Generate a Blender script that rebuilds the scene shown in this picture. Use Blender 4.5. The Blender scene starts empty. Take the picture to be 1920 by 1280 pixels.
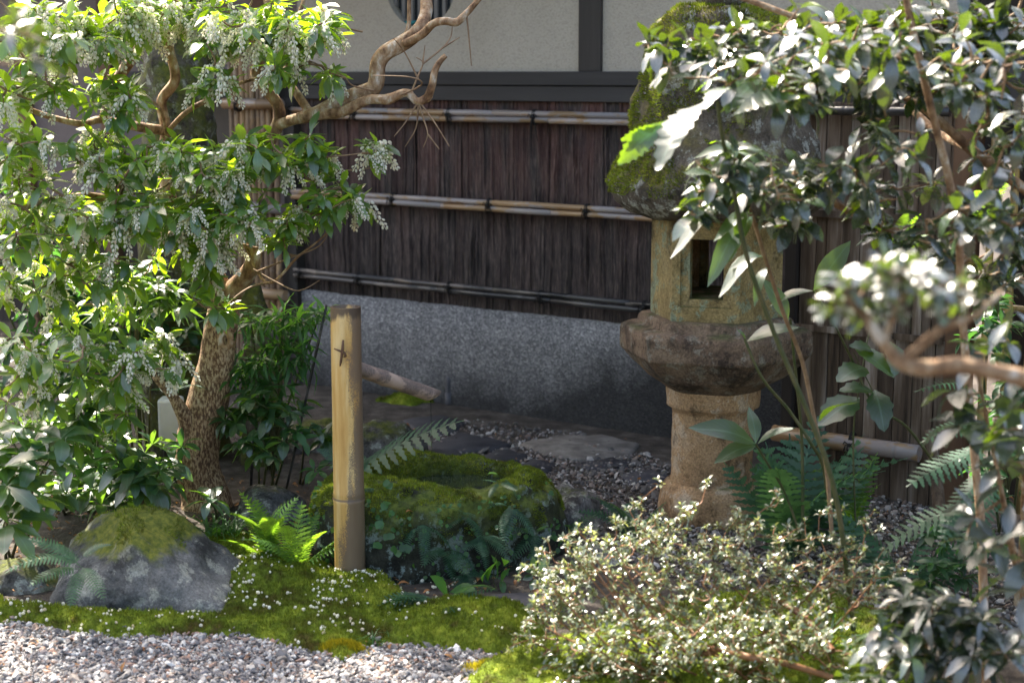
import bpy, math, random
import numpy as np
from mathutils import Vector, Matrix, noise as mnoise
random.seed(7); rng = np.random.default_rng(7)
R = math.radians
sc = bpy.context.scene
COL = sc.collection

# ------------------------------------------------------------ camera, sky, sun, exposure
FPX = 2933.0; PITCH = math.atan(500/FPX); EYE = 1.5
cam = bpy.data.objects.new('camera', bpy.data.cameras.new('camera')); COL.objects.link(cam)
cam.location = (0, 0, EYE); cam.rotation_euler = (R(90)-PITCH, 0, 0)
cam.data.lens = 36*FPX/1920; cam.data.sensor_width = 36; cam.data.clip_start = .05; cam.data.clip_end = 400
cam.data.dof.use_dof = True; cam.data.dof.focus_distance = 5.0; cam.data.dof.aperture_fstop = 2.8
sc.camera = cam
SUN_EL, SUN_AZ = R(52), R(-31)          # azimuth from +Y, negative = to the left, behind the house
world = bpy.data.worlds.new('World'); sc.world = world; world.use_nodes = True
wn = world.node_tree; bg = wn.nodes['Background']
sky = wn.nodes.new('ShaderNodeTexSky'); sky.sky_type = 'NISHITA'; sky.sun_disc = False
sky.sun_elevation = SUN_EL; sky.sun_rotation = SUN_AZ; sky.dust_density = 5.0; sky.air_density = 1.0; sky.ozone_density = .6
wn.links.new(sky.outputs[0], bg.inputs[0]); bg.inputs[1].default_value = .15
sd = bpy.data.lights.new('sun', 'SUN'); sd.energy = 4.5; sd.angle = R(.5); sd.color = (1, .96, .90)
sun = bpy.data.objects.new('sun', sd); COL.objects.link(sun)
tosun = Vector((math.sin(SUN_AZ)*math.cos(SUN_EL), math.cos(SUN_AZ)*math.cos(SUN_EL), math.sin(SUN_EL)))
sun.rotation_euler = tosun.to_track_quat('Z', 'Y').to_euler(); sun.location = (0, 0, 8)
vs = sc.view_settings
vs.view_transform = 'Standard'; vs.look = 'None'; vs.gamma = 1; vs.use_curve_mapping = False; vs.exposure = 2.1; vs.use_white_balance = True; vs.white_balance_temperature = 7000
sc.cycles.max_bounces = 8; sc.cycles.transparent_max_bounces = 8
sc.cycles.use_denoising = True; sc.cycles.sample_clamp_indirect = 6

# ------------------------------------------------------------ pixel of the photograph -> place in the world
CT, ST = math.cos(PITCH), math.sin(PITCH)
def ray(px, py):
    u = (px-960)/FPX; v = (640-py)/FPX
    return np.array((u, CT+v*ST, -ST+v*CT))
def P(px, py, Y):
    r = ray(px, py); return np.array((0, 0, EYE)) + r*(Y/r[1])
def G(px, py, z=0.0):
    r = ray(px, py); t = (z-EYE)/r[2]; return np.array((0, 0, EYE)) + r*t
def proj(p):                                   # world -> px,py,depth
    p = np.atleast_2d(p) - np.array((0, 0, EYE))
    d = p[:, 1]*CT - p[:, 2]*ST; upc = p[:, 1]*ST + p[:, 2]*CT
    d = np.where(d < .05, .05, d)
    return 960+FPX*p[:, 0]/d, 640-FPX*upc/d, d
WA = G(570, 715); WD = np.array((.813, -.582, 0)); WN = np.array((-.582, -.813, 0))
def W(px, py, off=0):                          # -> (s along wall, z)
    r = ray(px, py); o = np.array((0, 0, EYE))
    t = ((WA-o)@WN*1.0 + off - 0) / (r@WN); q = o+r*t
    return float((q-WA)@WD), float(q[2])

# ------------------------------------------------------------ object helpers
def tag(o, label=None, cat=None, group=None, kind=None):
    if label: o['label'] = label
    if cat: o['category'] = cat
    if group: o['group'] = group
    if kind: o['kind'] = kind
    return o
def empty(name, loc, label=None, cat=None, group=None, rz=0, kind=None):
    o = bpy.data.objects.new(name, None); COL.objects.link(o)
    o.location = loc; o.rotation_euler = (0, 0, rz); o.empty_display_size = .1
    return tag(o, label, cat, group, kind)
def mesh_np(name, V, T, UV=None, smooth=True):
    V = np.asarray(V, dtype=np.float32); T = np.asarray(T, dtype=np.int32)
    me = bpy.data.meshes.new(name); n, k = T.shape
    me.vertices.add(len(V)); me.vertices.foreach_set('co', V.ravel())
    me.loops.add(n*k); me.loops.foreach_set('vertex_index', T.ravel())
    me.polygons.add(n); me.polygons.foreach_set('loop_start', np.arange(0, n*k, k, dtype=np.int32))
    me.polygons.foreach_set('loop_total', np.full(n, k, dtype=np.int32))
    me.polygons.foreach_set('use_smooth', np.full(n, smooth, dtype=bool))
    if UV is not None:
        l = me.uv_layers.new(name='uv'); l.data.foreach_set('uv', np.asarray(UV, dtype=np.float32)[T.ravel()].ravel())
    me.update(); me.validate(); return me
class MB:
    def __init__(s): s.v = []; s.f = []
    def add(s, V, F):
        b = len(s.v); s.v += [tuple(map(float, p)) for p in V]; s.f += [tuple(i+b for i in f) for f in F]; return s
    def box(s, x0, x1, y0, y1, z0, z1, j=0):
        V = [(x, y, z) for z in (z0, z1) for y in (y0, y1) for x in (x0, x1)]
        if j: V = [tuple(c+random.uniform(-j, j) for c in p) for p in V]
        return s.add(V, [(0, 2, 3, 1), (4, 5, 7, 6), (0, 1, 5, 4), (2, 6, 7, 3), (0, 4, 6, 2), (1, 3, 7, 5)])
    def tube(s, pts, rad, n=8, cap=True, bump=0, seed=0, freq=8):
        pts = [np.array(p, float) for p in pts]
        if not hasattr(rad, '__len__'): rad = [rad]*len(pts)
        V = []; F = []
        t = pts[1]-pts[0]; a = np.cross(t, (0.31, .2, .93)); a = a/np.linalg.norm(a)
        for i, p in enumerate(pts):
            t = pts[min(i+1, len(pts)-1)]-pts[max(i-1, 0)]; t = t/(np.linalg.norm(t)+1e-9)
            a = a - t*(a@t); a = a/np.linalg.norm(a); b = np.cross(t, a)
            for k in range(n):
                w = 2*math.pi*k/n; d = a*math.cos(w)+b*math.sin(w); r = rad[i]
                if bump: r *= 1+bump*(mnoise.noise(Vector((d*1.5+p*freq+seed).tolist()))*1.6)
                V.append(p+d*r)
        for i in range(len(pts)-1):
            for k in range(n):
                F.append((i*n+k, i*n+(k+1) % n, (i+1)*n+(k+1) % n, (i+1)*n+k))
        if cap: F.append(tuple(range(n-1, -1, -1))); F.append(tuple((len(pts)-1)*n+k for k in range(n)))
        return s.add(V, F)
    def build(s, name, m, parent=None, smooth=False, bevel=0, local=True):
        me = bpy.data.meshes.new(name); me.from_pydata(s.v, [], s.f)
        if smooth: me.polygons.foreach_set('use_smooth', [len(p.vertices) <= 4 for p in me.polygons])
        me.materials.append(m); me.update()
        o = bpy.data.objects.new(name, me); COL.objects.link(o)
        if parent is not None: o.parent = parent
        if bevel:
            b = o.modifiers.new('bevel', 'BEVEL'); b.width = bevel; b.segments = 2; b.limit_method = 'ANGLE'
        return o
def shifted(mb, root):                          # world coordinates -> coordinates of an unrotated root
    L = root.location
    mb.v = [(x-L[0], y-L[1], z-L[2]) for x, y, z in mb.v]; return mb
def obj(name, me, m, parent=None):
    if m and not me.materials: me.materials.append(m)
    o = bpy.data.objects.new(name, me); COL.objects.link(o)
    if parent is not None: o.parent = parent
    return o
def smoothpath(pts, rads, sub=6):               # Catmull-Rom
    pts = [np.array(p, float) for p in pts]; out = []; ro = []
    for i in range(len(pts)-1):
        p0 = pts[max(i-1, 0)]; p1 = pts[i]; p2 = pts[i+1]; p3 = pts[min(i+2, len(pts)-1)]
        for k in range(sub):
            t = k/sub
            out.append(.5*((2*p1)+(-p0+p2)*t+(2*p0-5*p1+4*p2-p3)*t*t+(-p0+3*p1-3*p2+p3)*t**3))
            ro.append(rads[i]*(1-t)+rads[i+1]*t)
    out.append(pts[-1]); ro.append(rads[-1]); return out, ro
def fbm(p, f, o=3):
    v = 0; a = 1
    for _ in range(o): v += a*mnoise.noise(Vector((p[0]*f, p[1]*f, p[2]*f))); f *= 2.1; a *= .5
    return v

# ------------------------------------------------------------ materials
def new_mat(name):
    m = bpy.data.materials.new(name); m.use_nodes = True; nt = m.node_tree
    return m, nt, nt.nodes['Principled BSDF']
def nd(nt, t, **k):
    n = nt.nodes.new(t)
    for a, b in k.items():
        if a.startswith('i_'): n.inputs[a[2:].replace('_', ' ')].default_value = b
        else: setattr(n, a, b)
    return n
def coords(nt, scale=(1, 1, 1), kind='Object'):
    tc = nd(nt, 'ShaderNodeTexCoord'); mp = nd(nt, 'ShaderNodeMapping'); mp.inputs['Scale'].default_value = scale
    nt.links.new(tc.outputs[kind], mp.inputs['Vector']); return mp.outputs[0]
def tex(nt, vec, scale, detail=4, rough=.6, kind='noise'):
    if kind == 'noise': n = nd(nt, 'ShaderNodeTexNoise', i_Scale=scale, i_Detail=detail, i_Roughness=rough)
    else: n = nd(nt, 'ShaderNodeTexVoronoi', i_Scale=scale)
    nt.links.new(vec, n.inputs['Vector']); return n.outputs[0]
def ramp(nt, fac, stops):
    r = nd(nt, 'ShaderNodeValToRGB'); e = r.color_ramp.elements
    while len(e) < len(stops): e.new(.5)
    for k, (p, c) in zip(e, stops):
        k.position = p; k.color = (*c, 1) if hasattr(c, '__len__') else (c, c, c, 1)
    nt.links.new(fac, r.inputs[0]); return r.outputs[0]
def mixc(nt, fac, a, b, mode='MIX'):
    m = nd(nt, 'ShaderNodeMix', data_type='RGBA', blend_type=mode)
    for i, v in ((0, fac), (6, a), (7, b)):
        if hasattr(v, 'links') or hasattr(v, 'is_linked'): nt.links.new(v, m.inputs[i])
        elif i == 0: m.inputs[0].default_value = v
        else: m.inputs[i].default_value = (*v, 1)
    return m.outputs[2]
def bump(nt, bsdf, h, strength=.5, dist=.01):
    b = nd(nt, 'ShaderNodeBump', i_Strength=strength, i_Distance=dist)
    nt.links.new(h, b.inputs['Height']); nt.links.new(b.outputs[0], bsdf.inputs['Normal'])
def math_(nt, op, a, b=0.0):
    m = nd(nt, 'ShaderNodeMath', operation=op)
    for i, v in enumerate((a, b)):
        if hasattr(v, 'is_linked'): nt.links.new(v, m.inputs[i])
        else: m.inputs[i].default_value = v
    return m.outputs[0]
def rand(nt):
    g = nd(nt, 'ShaderNodeNewGeometry'); oi = nd(nt, 'ShaderNodeObjectInfo')
    return math_(nt, 'FRACT', math_(nt, 'ADD', g.outputs['Random Per Island'], oi.outputs['Random']))

def leaf_mat(name, dark, light, trans_col, trans=.35, rough=.35, spec=.5, vein=None, yellow=None, young=None, coat=0):
    m, nt, b = new_mat(name); r = rand(nt)
    stops = [(0, dark), (.75, light)]
    if young: stops += [(.9, young)]
    if yellow: stops += [(.975, yellow)]
    c = ramp(nt, r, stops)
    n = tex(nt, coords(nt), 60, 2); c = mixc(nt, math_(nt, 'MULTIPLY', n, .35), c, tuple(x*.55 for x in dark))
    if vein:
        uv = nd(nt, 'ShaderNodeTexCoord').outputs['UV']; sx = nd(nt, 'ShaderNodeSeparateXYZ'); nt.links.new(uv, sx.inputs[0])
        d = math_(nt, 'ABSOLUTE', math_(nt, 'SUBTRACT', sx.outputs[0], .5))
        side = math_(nt, 'FRACT', math_(nt, 'SUBTRACT', math_(nt, 'MULTIPLY', sx.outputs[1], 8.0), math_(nt, 'MULTIPLY', d, 5.0)))
        mid = math_(nt, 'LESS_THAN', d, .035); sv = math_(nt, 'MULTIPLY', math_(nt, 'LESS_THAN', side, .12), .35)
        c = mixc(nt, math_(nt, 'MAXIMUM', mid, sv), c, vein)
    nt.links.new(c, b.inputs['Base Color'])
    rr = nd(nt, 'ShaderNodeMapRange', i_To_Min=rough*.75, i_To_Max=rough*1.4); nt.links.new(n, rr.inputs[0])
    nt.links.new(rr.outputs[0], b.inputs['Roughness'])
    b.inputs['Specular IOR Level'].default_value = spec; b.inputs['Coat Weight'].default_value = coat; b.inputs['Coat Roughness'].default_value = .24; b.inputs['Coat IOR'].default_value = 1.7
    bump(nt, b, tex(nt, coords(nt), 90, 2), .25, .002)
    t = nd(nt, 'ShaderNodeBsdfTranslucent')
    tcn = mixc(nt, r, trans_col, tuple(min(1, x*1.5) for x in trans_col)); nt.links.new(tcn, t.inputs[0])
    mx = nd(nt, 'ShaderNodeMixShader'); mx.inputs[0].default_value = trans
    nt.links.new(b.outputs[0], mx.inputs[1]); nt.links.new(t.outputs[0], mx.inputs[2])
    nt.links.new(mx.outputs[0], nt.nodes['Material Output'].inputs[0]); return m
def simple(name, stops, scale=8, stretch=(1, 1, 1), rough=.8, bmp=.4, bscale=60, bdist=.004, per_piece=0, detail=6, spec=.3, metal=0):
    m, nt, b = new_mat(name); v = coords(nt, stretch)
    if per_piece:
        r = rand(nt); ad = nd(nt, 'ShaderNodeVectorMath', operation='ADD'); cm = nd(nt, 'ShaderNodeCombineXYZ')
        for i in range(3): nt.links.new(math_(nt, 'MULTIPLY', r, 7.3+i*5), cm.inputs[i])
        nt.links.new(v, ad.inputs[0]); nt.links.new(cm.outputs[0], ad.inputs[1]); v = ad.outputs[0]
    c = ramp(nt, tex(nt, v, scale, detail, .65), stops)
    if per_piece:
        k = nd(nt, 'ShaderNodeMapRange', i_To_Min=1-per_piece, i_To_Max=1+per_piece); nt.links.new(r, k.inputs[0])
        cm2 = nd(nt, 'ShaderNodeCombineXYZ')
        for i in range(3): nt.links.new(k.outputs[0], cm2.inputs[i])
        c = mixc(nt, 1.0, c, cm2.outputs[0], 'MULTIPLY')
    nt.links.new(c, b.inputs['Base Color']); b.inputs['Roughness'].default_value = rough
    b.inputs['Specular IOR Level'].default_value = spec; b.inputs['Metallic'].default_value = metal
    if bmp: bump(nt, b, tex(nt, v, bscale, 5, .7), bmp, bdist)
    return m
M = {}
M['pieris'] = leaf_mat('pieris_leaf', (.016, .05, .028), (.04, .10, .05), (.42, .66, .02), .36, .30, .9, vein=(.06, .15, .06), young=(.09, .19, .03), coat=.5)
M['glossy'] = leaf_mat('glossy_leaf', (.008, .016, .017), (.022, .036, .035), (.34, .55, .01), .07, .26, 1.0, vein=(.03, .05, .045), young=(.03, .065, .02), coat=.65)
M['broad'] = leaf_mat('broad_leaf', (.009, .034, .020), (.026, .072, .038), (.24, .46, .03), .28, .30, .9, vein=(.05, .12, .06), coat=.3)
M['aucuba'] = leaf_mat('toothed_leaf', (.010, .028, .024), (.022, .055, .040), (.30, .52, .01), .28, .36, .9, vein=(.06, .12, .08), coat=.25)
M['thin'] = leaf_mat('thin_leaf', (.012, .05, .02), (.04, .12, .04), (.18, .45, .04), .4, .35, .5)
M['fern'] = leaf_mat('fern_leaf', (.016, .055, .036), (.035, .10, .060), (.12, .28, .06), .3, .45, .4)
M['fernlit'] = leaf_mat('pale_lit_fern_leaf', (.035, .10, .025), (.07, .16, .035), (.28, .50, .03), .4, .45, .4)  # paler yellow-green fern copy with sunlit brightness put into the colour
M['azalea'] = leaf_mat('azalea_leaf', (.035, .065, .042), (.11, .16, .10), (.38, .44, .12), .28, .36, 1.0, young=(.28, .25, .13), coat=.5)
M['dark_shrub'] = leaf_mat('dark_leaf', (.008, .03, .014), (.025, .07, .03), (.10, .30, .04), .3, .35, .5)  # darker green leaf tone
M['petal'] = leaf_mat('petal', (.84, .81, .66), (.90, .89, .80), (.97, .94, .76), .5, .5, .3, yellow=(.45, .30, .10))
M['bud_stem'] = simple('flower_stalk', [(.3, (.30, .30, .10)), (.7, (.42, .30, .14))], rough=.6, bmp=0)
def moss_mat():
    m, nt, b = new_mat('moss'); v = coords(nt)
    c = ramp(nt, tex(nt, v, 7, 6, .72), [(.34, (.08, .055, .02)), (.42, (.08, .095, .016)), (.50, (.14, .20, .022)), (.60, (.26, .31, .035)), (.72, (.30, .25, .06))])
    c = mixc(nt, .75, c, ramp(nt, rand(nt), [(0, .35), (.6, 1.0), (1, 1.7)]), 'MULTIPLY')
    c = mixc(nt, .6, c, ramp(nt, tex(nt, v, 45, 4, .7), [(.35, .45), (.6, 1.3)]), 'MULTIPLY'); nt.links.new(c, b.inputs['Base Color']); b.inputs['Roughness'].default_value = .9; b.inputs['Specular IOR Level'].default_value = .15
    bump(nt, b, tex(nt, v, 70, 4), 1, .012); t = nd(nt, 'ShaderNodeBsdfTranslucent'); nt.links.new(mixc(nt, .5, c, (.35, .42, .02)), t.inputs[0])
    mx = nd(nt, 'ShaderNodeMixShader'); mx.inputs[0].default_value = .25; nt.links.new(b.outputs[0], mx.inputs[1]); nt.links.new(t.outputs[0], mx.inputs[2]); nt.links.new(mx.outputs[0], nt.nodes['Material Output'].inputs[0]); return m
M['moss'] = moss_mat()
M['moss_yellow'] = leaf_mat('golden_moss', (.16, .16, .01), (.35, .30, .02), (.6, .5, .03), .3, .9, .1)
M['stalk'] = simple('green_stem', [(.35, (.035, .055, .018)), (.65, (.10, .09, .04))], 20, rough=.5)
M['redstalk'] = simple('red_stem', [(.35, (.14, .06, .03)), (.65, (.30, .15, .07))], 20, rough=.5)
M['twig'] = simple('twig', [(.3, (.13, .075, .04)), (.7, (.30, .20, .12))], 30, rough=.7)

def bark_mat():
    m, nt, b = new_mat('flaky_bark'); v = coords(nt, (1, 1, .38)); g = tex(nt, v, 150, 5, .65)
    c = ramp(nt, g, [(.38, (.10, .05, .026)), (.49, (.22, .125, .065)), (.53, (.44, .31, .18)), (.66, (.60, .47, .31))])
    big = ramp(nt, tex(nt, coords(nt), 5, 3), [(.4, (.75, .62, .55)), (.62, (1, 1, 1))])
    c = mixc(nt, .8, c, big, 'MULTIPLY'); nt.links.new(c, b.inputs['Base Color']); b.inputs['Roughness'].default_value = .75
    bump(nt, b, g, .9, .006); return m
M['bark'] = bark_mat()
M['limb'] = simple('smooth_bark', [(.36, (.10, .05, .025)), (.48, (.27, .16, .085)), (.56, (.36, .25, .15)), (.66, (.56, .50, .42))], 26, (1, 1, .6), .7, .9, 60, .008)
def mossy_mat(name, stone, zlo, zhi, amount=.5, green=((.045, .060, .012), (.12, .13, .02)), lichen=(.42, .44, .38), scale=4, spec=.3, bs=1.0, zpos=None):
    """stone mottled with lichen; moss where the surface looks up"""
    m, nt, b = new_mat(name); v = coords(nt)
    c = ramp(nt, tex(nt, v, scale*2.2, 8, .7), stone)
    l = ramp(nt, tex(nt, v, scale*3.6+1, 9, .72), [(.54, 0), (.575, 1)]); c = mixc(nt, math_(nt, 'MULTIPLY', l, .6), c, lichen)
    sp = ramp(nt, tex(nt, v, 140, 3, .7), [(.35, .5), (.65, 1.35)]); c = mixc(nt, .7, c, sp, 'MULTIPLY')
    dk = ramp(nt, tex(nt, v, scale*1.6+3, 8, .74), [(.40, .28), (.47, .9), (.6, 1.1)]); c = mixc(nt, .85, c, dk, 'MULTIPLY')
    g = nd(nt, 'ShaderNodeNewGeometry'); sx = nd(nt, 'ShaderNodeSeparateXYZ'); nt.links.new(g.outputs['Normal'], sx.inputs[0])
    up = nd(nt, 'ShaderNodeMapRange', i_From_Min=zlo, i_From_Max=zhi); nt.links.new(sx.outputs[2], up.inputs[0])
    n2 = ramp(nt, tex(nt, v, scale*1.7, 5, .7), [(.5-amount*.25, 0), (.62-amount*.25, 1)])
    f = math_(nt, 'MULTIPLY', up.outputs[0], n2)
    if zpos:
        co = nd(nt, 'ShaderNodeTexCoord'); s3 = nd(nt, 'ShaderNodeSeparateXYZ'); nt.links.new(co.outputs['Object'], s3.inputs[0])
        zz = math_(nt, 'ADD', s3.outputs[2], math_(nt, 'MULTIPLY', math_(nt, 'SUBTRACT', tex(nt, v, 9, 6, .7), .5), zpos[2]))
        zm = nd(nt, 'ShaderNodeMapRange', i_From_Min=zpos[0], i_From_Max=zpos[1]); nt.links.new(zz, zm.inputs[0]); f = math_(nt, 'MULTIPLY', f, zm.outputs[0])
    mc = ramp(nt, tex(nt, v, 55, 4, .7), [(.35, green[0]), (.65, green[1])])
    c = mixc(nt, f, c, mc); nt.links.new(c, b.inputs['Base Color']); b.inputs['Roughness'].default_value = .9
    b.inputs['Specular IOR Level'].default_value = spec
    bump(nt, b, tex(nt, v, 90, 6, .75), bs, .008); return m
M['lantern'] = mossy_mat('lantern_granite', [(.3, (.075, .050, .040)), (.52, (.19, .13, .085)), (.75, (.30, .22, .15))], .5, .95, .25, lichen=(.27, .25, .20), green=((.05, .05, .02), (.14, .13, .06)))
M['lantern_box'] = mossy_mat('ochre_granite', [(.3, (.14, .10, .04)), (.52, (.28, .21, .09)), (.8, (.38, .31, .17))], .6, .9, .3, lichen=(.20, .28, .20), scale=3, bs=.5)
M['lantern_shaft'] = mossy_mat('rusty_granite', [(.25, (.21, .115, .055)), (.5, (.35, .215, .11)), (.8, (.43, .32, .21))], .6, .9, .2, lichen=(.45, .36, .26), scale=3, bs=.4)
M['lantern_roof'] = mossy_mat('weathered_granite', [(.3, (.045, .038, .028)), (.55, (.12, .10, .075)), (.8, (.22, .195, .155))], -.05, .6, .12, green=((.06, .06, .012), (.20, .17, .025)))
M['rock'] = mossy_mat('garden_rock', [(.3, (.06, .06, .055)), (.5, (.125, .125, .12)), (.75, (.25, .24, .22))], .25, .6, .85, green=((.06, .085, .012), (.20, .20, .03)), lichen=(.40, .40, .33), scale=3, zpos=(.135, .165, .16))
M['plain_rock'] = mossy_mat('grey_rock', [(.3, (.08, .078, .075)), (.55, (.15, .145, .14)), (.8, (.24, .23, .22))], .8, 1, .1, scale=5)
M['moss_rock'] = mossy_mat('dark_mossy_rock', [(.3, (.06, .055, .05)), (.55, (.13, .12, .11)), (.8, (.22, .21, .2))], .5, .9, .5, scale=5)
M['basin'] = mossy_mat('basin_stone', [(.3, (.012, .014, .010)), (.55, (.03, .032, .022)), (.8, (.07, .08, .07))], -.1, .5, .55, green=((.04, .06, .010), (.12, .15, .025)), lichen=(.26, .34, .32), scale=5, zpos=(.08, .2, .22))
M['slab'] = simple('slate_slab', [(.3, (.022, .022, .026)), (.55, (.05, .05, .057)), (.8, (.10, .095, .09))], 9, rough=.7, spec=.2, bmp=.7, bscale=30, per_piece=.3)
M['slab_brown'] = simple('brown_slab', [(.3, (.06, .052, .046)), (.52, (.15, .135, .12)), (.75, (.27, .25, .225))], 9, rough=.8, bmp=.9, bscale=30)
def bamboo_mat(name, base, alt, patch, amt=.5, axis='Z', rough=.4, spk=True):
    m, nt, b = new_mat(name)
    st = {'Z': (1, 1, .12), 'X': (.12, 1, 1)}[axis]; v = coords(nt, st)
    c = ramp(nt, tex(nt, v, 22, 4, .6), [(.35, base), (.62, alt)])
    p = ramp(nt, tex(nt, coords(nt, (1, 1, .35) if axis == 'Z' else (.35, 1, 1)), 11, 6, .62), [(.52-.1*amt, 0), (.56-.1*amt, 1)])
    if spk: p = math_(nt, 'MULTIPLY', p, ramp(nt, tex(nt, coords(nt), 380, 2), [(.40, .35), (.5, 1)]))
    c = mixc(nt, p, c, patch); k = ramp(nt, rand(nt), [(0, .7), (1, 1.15)]); c = mixc(nt, 1.0, c, k, 'MULTIPLY')
    nt.links.new(c, b.inputs['Base Color']); b.inputs['Roughness'].default_value = rough
    bump(nt, b, tex(nt, v, 160, 3), .15, .001); return m
M['bamboo_post'] = bamboo_mat('bamboo_post', (.46, .26, .07), (.60, .41, .16), (.17, .125, .10), .35)
def post_mat():
    m, nt, b = new_mat('thick_bamboo'); v = coords(nt, (1, 1, .10))
    c = ramp(nt, tex(nt, v, 26, 5, .65), [(.34, (.40, .21, .05)), (.5, (.52, .32, .10)), (.64, (.62, .45, .20))])
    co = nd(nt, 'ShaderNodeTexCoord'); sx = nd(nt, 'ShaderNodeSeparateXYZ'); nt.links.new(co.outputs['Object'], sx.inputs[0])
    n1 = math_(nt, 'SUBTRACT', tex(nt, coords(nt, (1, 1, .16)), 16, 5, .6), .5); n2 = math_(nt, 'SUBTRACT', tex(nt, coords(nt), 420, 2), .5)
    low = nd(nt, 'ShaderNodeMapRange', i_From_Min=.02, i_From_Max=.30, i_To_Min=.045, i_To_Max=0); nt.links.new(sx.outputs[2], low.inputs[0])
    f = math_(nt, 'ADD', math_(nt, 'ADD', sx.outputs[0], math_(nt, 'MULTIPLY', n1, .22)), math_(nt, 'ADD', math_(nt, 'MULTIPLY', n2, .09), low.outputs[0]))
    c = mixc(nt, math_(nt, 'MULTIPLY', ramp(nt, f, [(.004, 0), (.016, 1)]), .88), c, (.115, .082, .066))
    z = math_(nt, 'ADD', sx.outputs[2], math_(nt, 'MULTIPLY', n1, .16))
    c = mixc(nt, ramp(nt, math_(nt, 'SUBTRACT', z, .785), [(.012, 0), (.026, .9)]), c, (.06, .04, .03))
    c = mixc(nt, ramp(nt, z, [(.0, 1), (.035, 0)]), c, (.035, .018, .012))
    ring = math_(nt, 'LESS_THAN', math_(nt, 'ABSOLUTE', math_(nt, 'SUBTRACT', sx.outputs[2], .2505)), .0028); c = mixc(nt, math_(nt, 'MULTIPLY', ring, .8), c, (.09, .06, .04))
    nt.links.new(c, b.inputs['Base Color']); b.inputs['Roughness'].default_value = .42; bump(nt, b, tex(nt, v, 160, 3), .25, .002); return m
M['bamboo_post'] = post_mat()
M['bamboo_rail'] = bamboo_mat('bamboo_rail', (.25, .145, .07), (.36, .235, .125), (.32, .275, .255), .3, 'X', spk=False)
M['bamboo_dark'] = bamboo_mat('dark_bamboo', (.045, .042, .04), (.09, .085, .08), (.02, .02, .02), .5, 'X', spk=False)  # dark grey to near-black bamboo tone
M['bamboo_mid'] = bamboo_mat('greyed_bamboo', (.13, .095, .075), (.24, .20, .17), (.08, .07, .065), .5, 'X', spk=False)
M['bamboo_screen'] = bamboo_mat('screen_bamboo', (.24, .14, .07), (.36, .23, .12), (.14, .09, .06), .5)
M['bamboo_yellow'] = bamboo_mat('yellow_bamboo', (.38, .26, .08), (.50, .36, .13), (.22, .15, .06), .4)
M['spout'] = bamboo_mat('spout_bamboo', (.25, .17, .13), (.40, .30, .24), (.12, .09, .08), .7, 'X', .6)
M['rope'] = simple('black_rope', [(.3, (.012, .011, .010)), (.7, (.03, .027, .025))], 60, rough=.9)
M['beam'] = simple('dark_beam', [(.3, (.022, .020, .020)), (.7, (.05, .046, .045))], 9, (.08, 1, 1), .6, .5, 60, .002)
M['postwood'] = simple('dark_post', [(.3, (.025, .021, .018)), (.7, (.06, .052, .046))], 9, (1, 1, .08), .7, .5, 60, .002)
M['redwood'] = simple('red_brown_wood', [(.3, (.07, .035, .02)), (.7, (.16, .09, .05))], 12, (1, 1, .08), .7, .5, 60, .002)
def plaster_mat(name, a, b_, bs=.5, dark=0):
    m, nt, b = new_mat(name); v = coords(nt)
    c = ramp(nt, tex(nt, v, 1.7, 4), [(.3, a), (.7, b_)]); c2 = ramp(nt, tex(nt, v, 110, 2), [(.35, .72), (.5, 1)])
    c = mixc(nt, .6, c, c2, 'MULTIPLY'); nt.links.new(c, b.inputs['Base Color']); b.inputs['Roughness'].default_value = .95
    bump(nt, b, tex(nt, v, 120, 2), bs, .004); return m
M['plaster'] = plaster_mat('sand_plaster', (.37, .325, .26), (.44, .39, .32), .8)
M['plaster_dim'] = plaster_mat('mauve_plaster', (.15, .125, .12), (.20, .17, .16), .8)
def concrete_mat():
    m, nt, b = new_mat('washed_concrete'); v = coords(nt)
    vo = nd(nt, 'ShaderNodeTexVoronoi', i_Scale=125); nt.links.new(v, vo.inputs['Vector'])
    sx = nd(nt, 'ShaderNodeSeparateXYZ'); nt.links.new(vo.outputs['Color'], sx.inputs[0])
    c = ramp(nt, sx.outputs[0], [(0, (.10, .098, .10)), (.5, (.185, .18, .18)), (.85, (.27, .26, .255)), (1, (.36, .35, .335))])
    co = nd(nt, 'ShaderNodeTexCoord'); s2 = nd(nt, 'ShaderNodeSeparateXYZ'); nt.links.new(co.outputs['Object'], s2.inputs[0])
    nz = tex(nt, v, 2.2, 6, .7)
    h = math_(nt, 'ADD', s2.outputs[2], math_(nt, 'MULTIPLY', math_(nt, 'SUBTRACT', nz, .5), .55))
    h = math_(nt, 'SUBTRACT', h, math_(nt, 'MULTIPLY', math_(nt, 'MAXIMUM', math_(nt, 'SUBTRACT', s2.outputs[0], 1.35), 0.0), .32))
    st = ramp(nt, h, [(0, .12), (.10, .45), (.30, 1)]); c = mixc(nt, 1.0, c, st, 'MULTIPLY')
    c = mixc(nt, .5, c, ramp(nt, tex(nt, coords(nt, (1, 1, .3)), 5, 8, .75), [(.35, .5), (.6, 1.05)]), 'MULTIPLY')
    nt.links.new(c, b.inputs['Base Color']); b.inputs['Roughness'].default_value = .85
    bump(nt, b, vo.outputs['Distance'], .5, .004); return m
M['concrete'] = concrete_mat()
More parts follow.
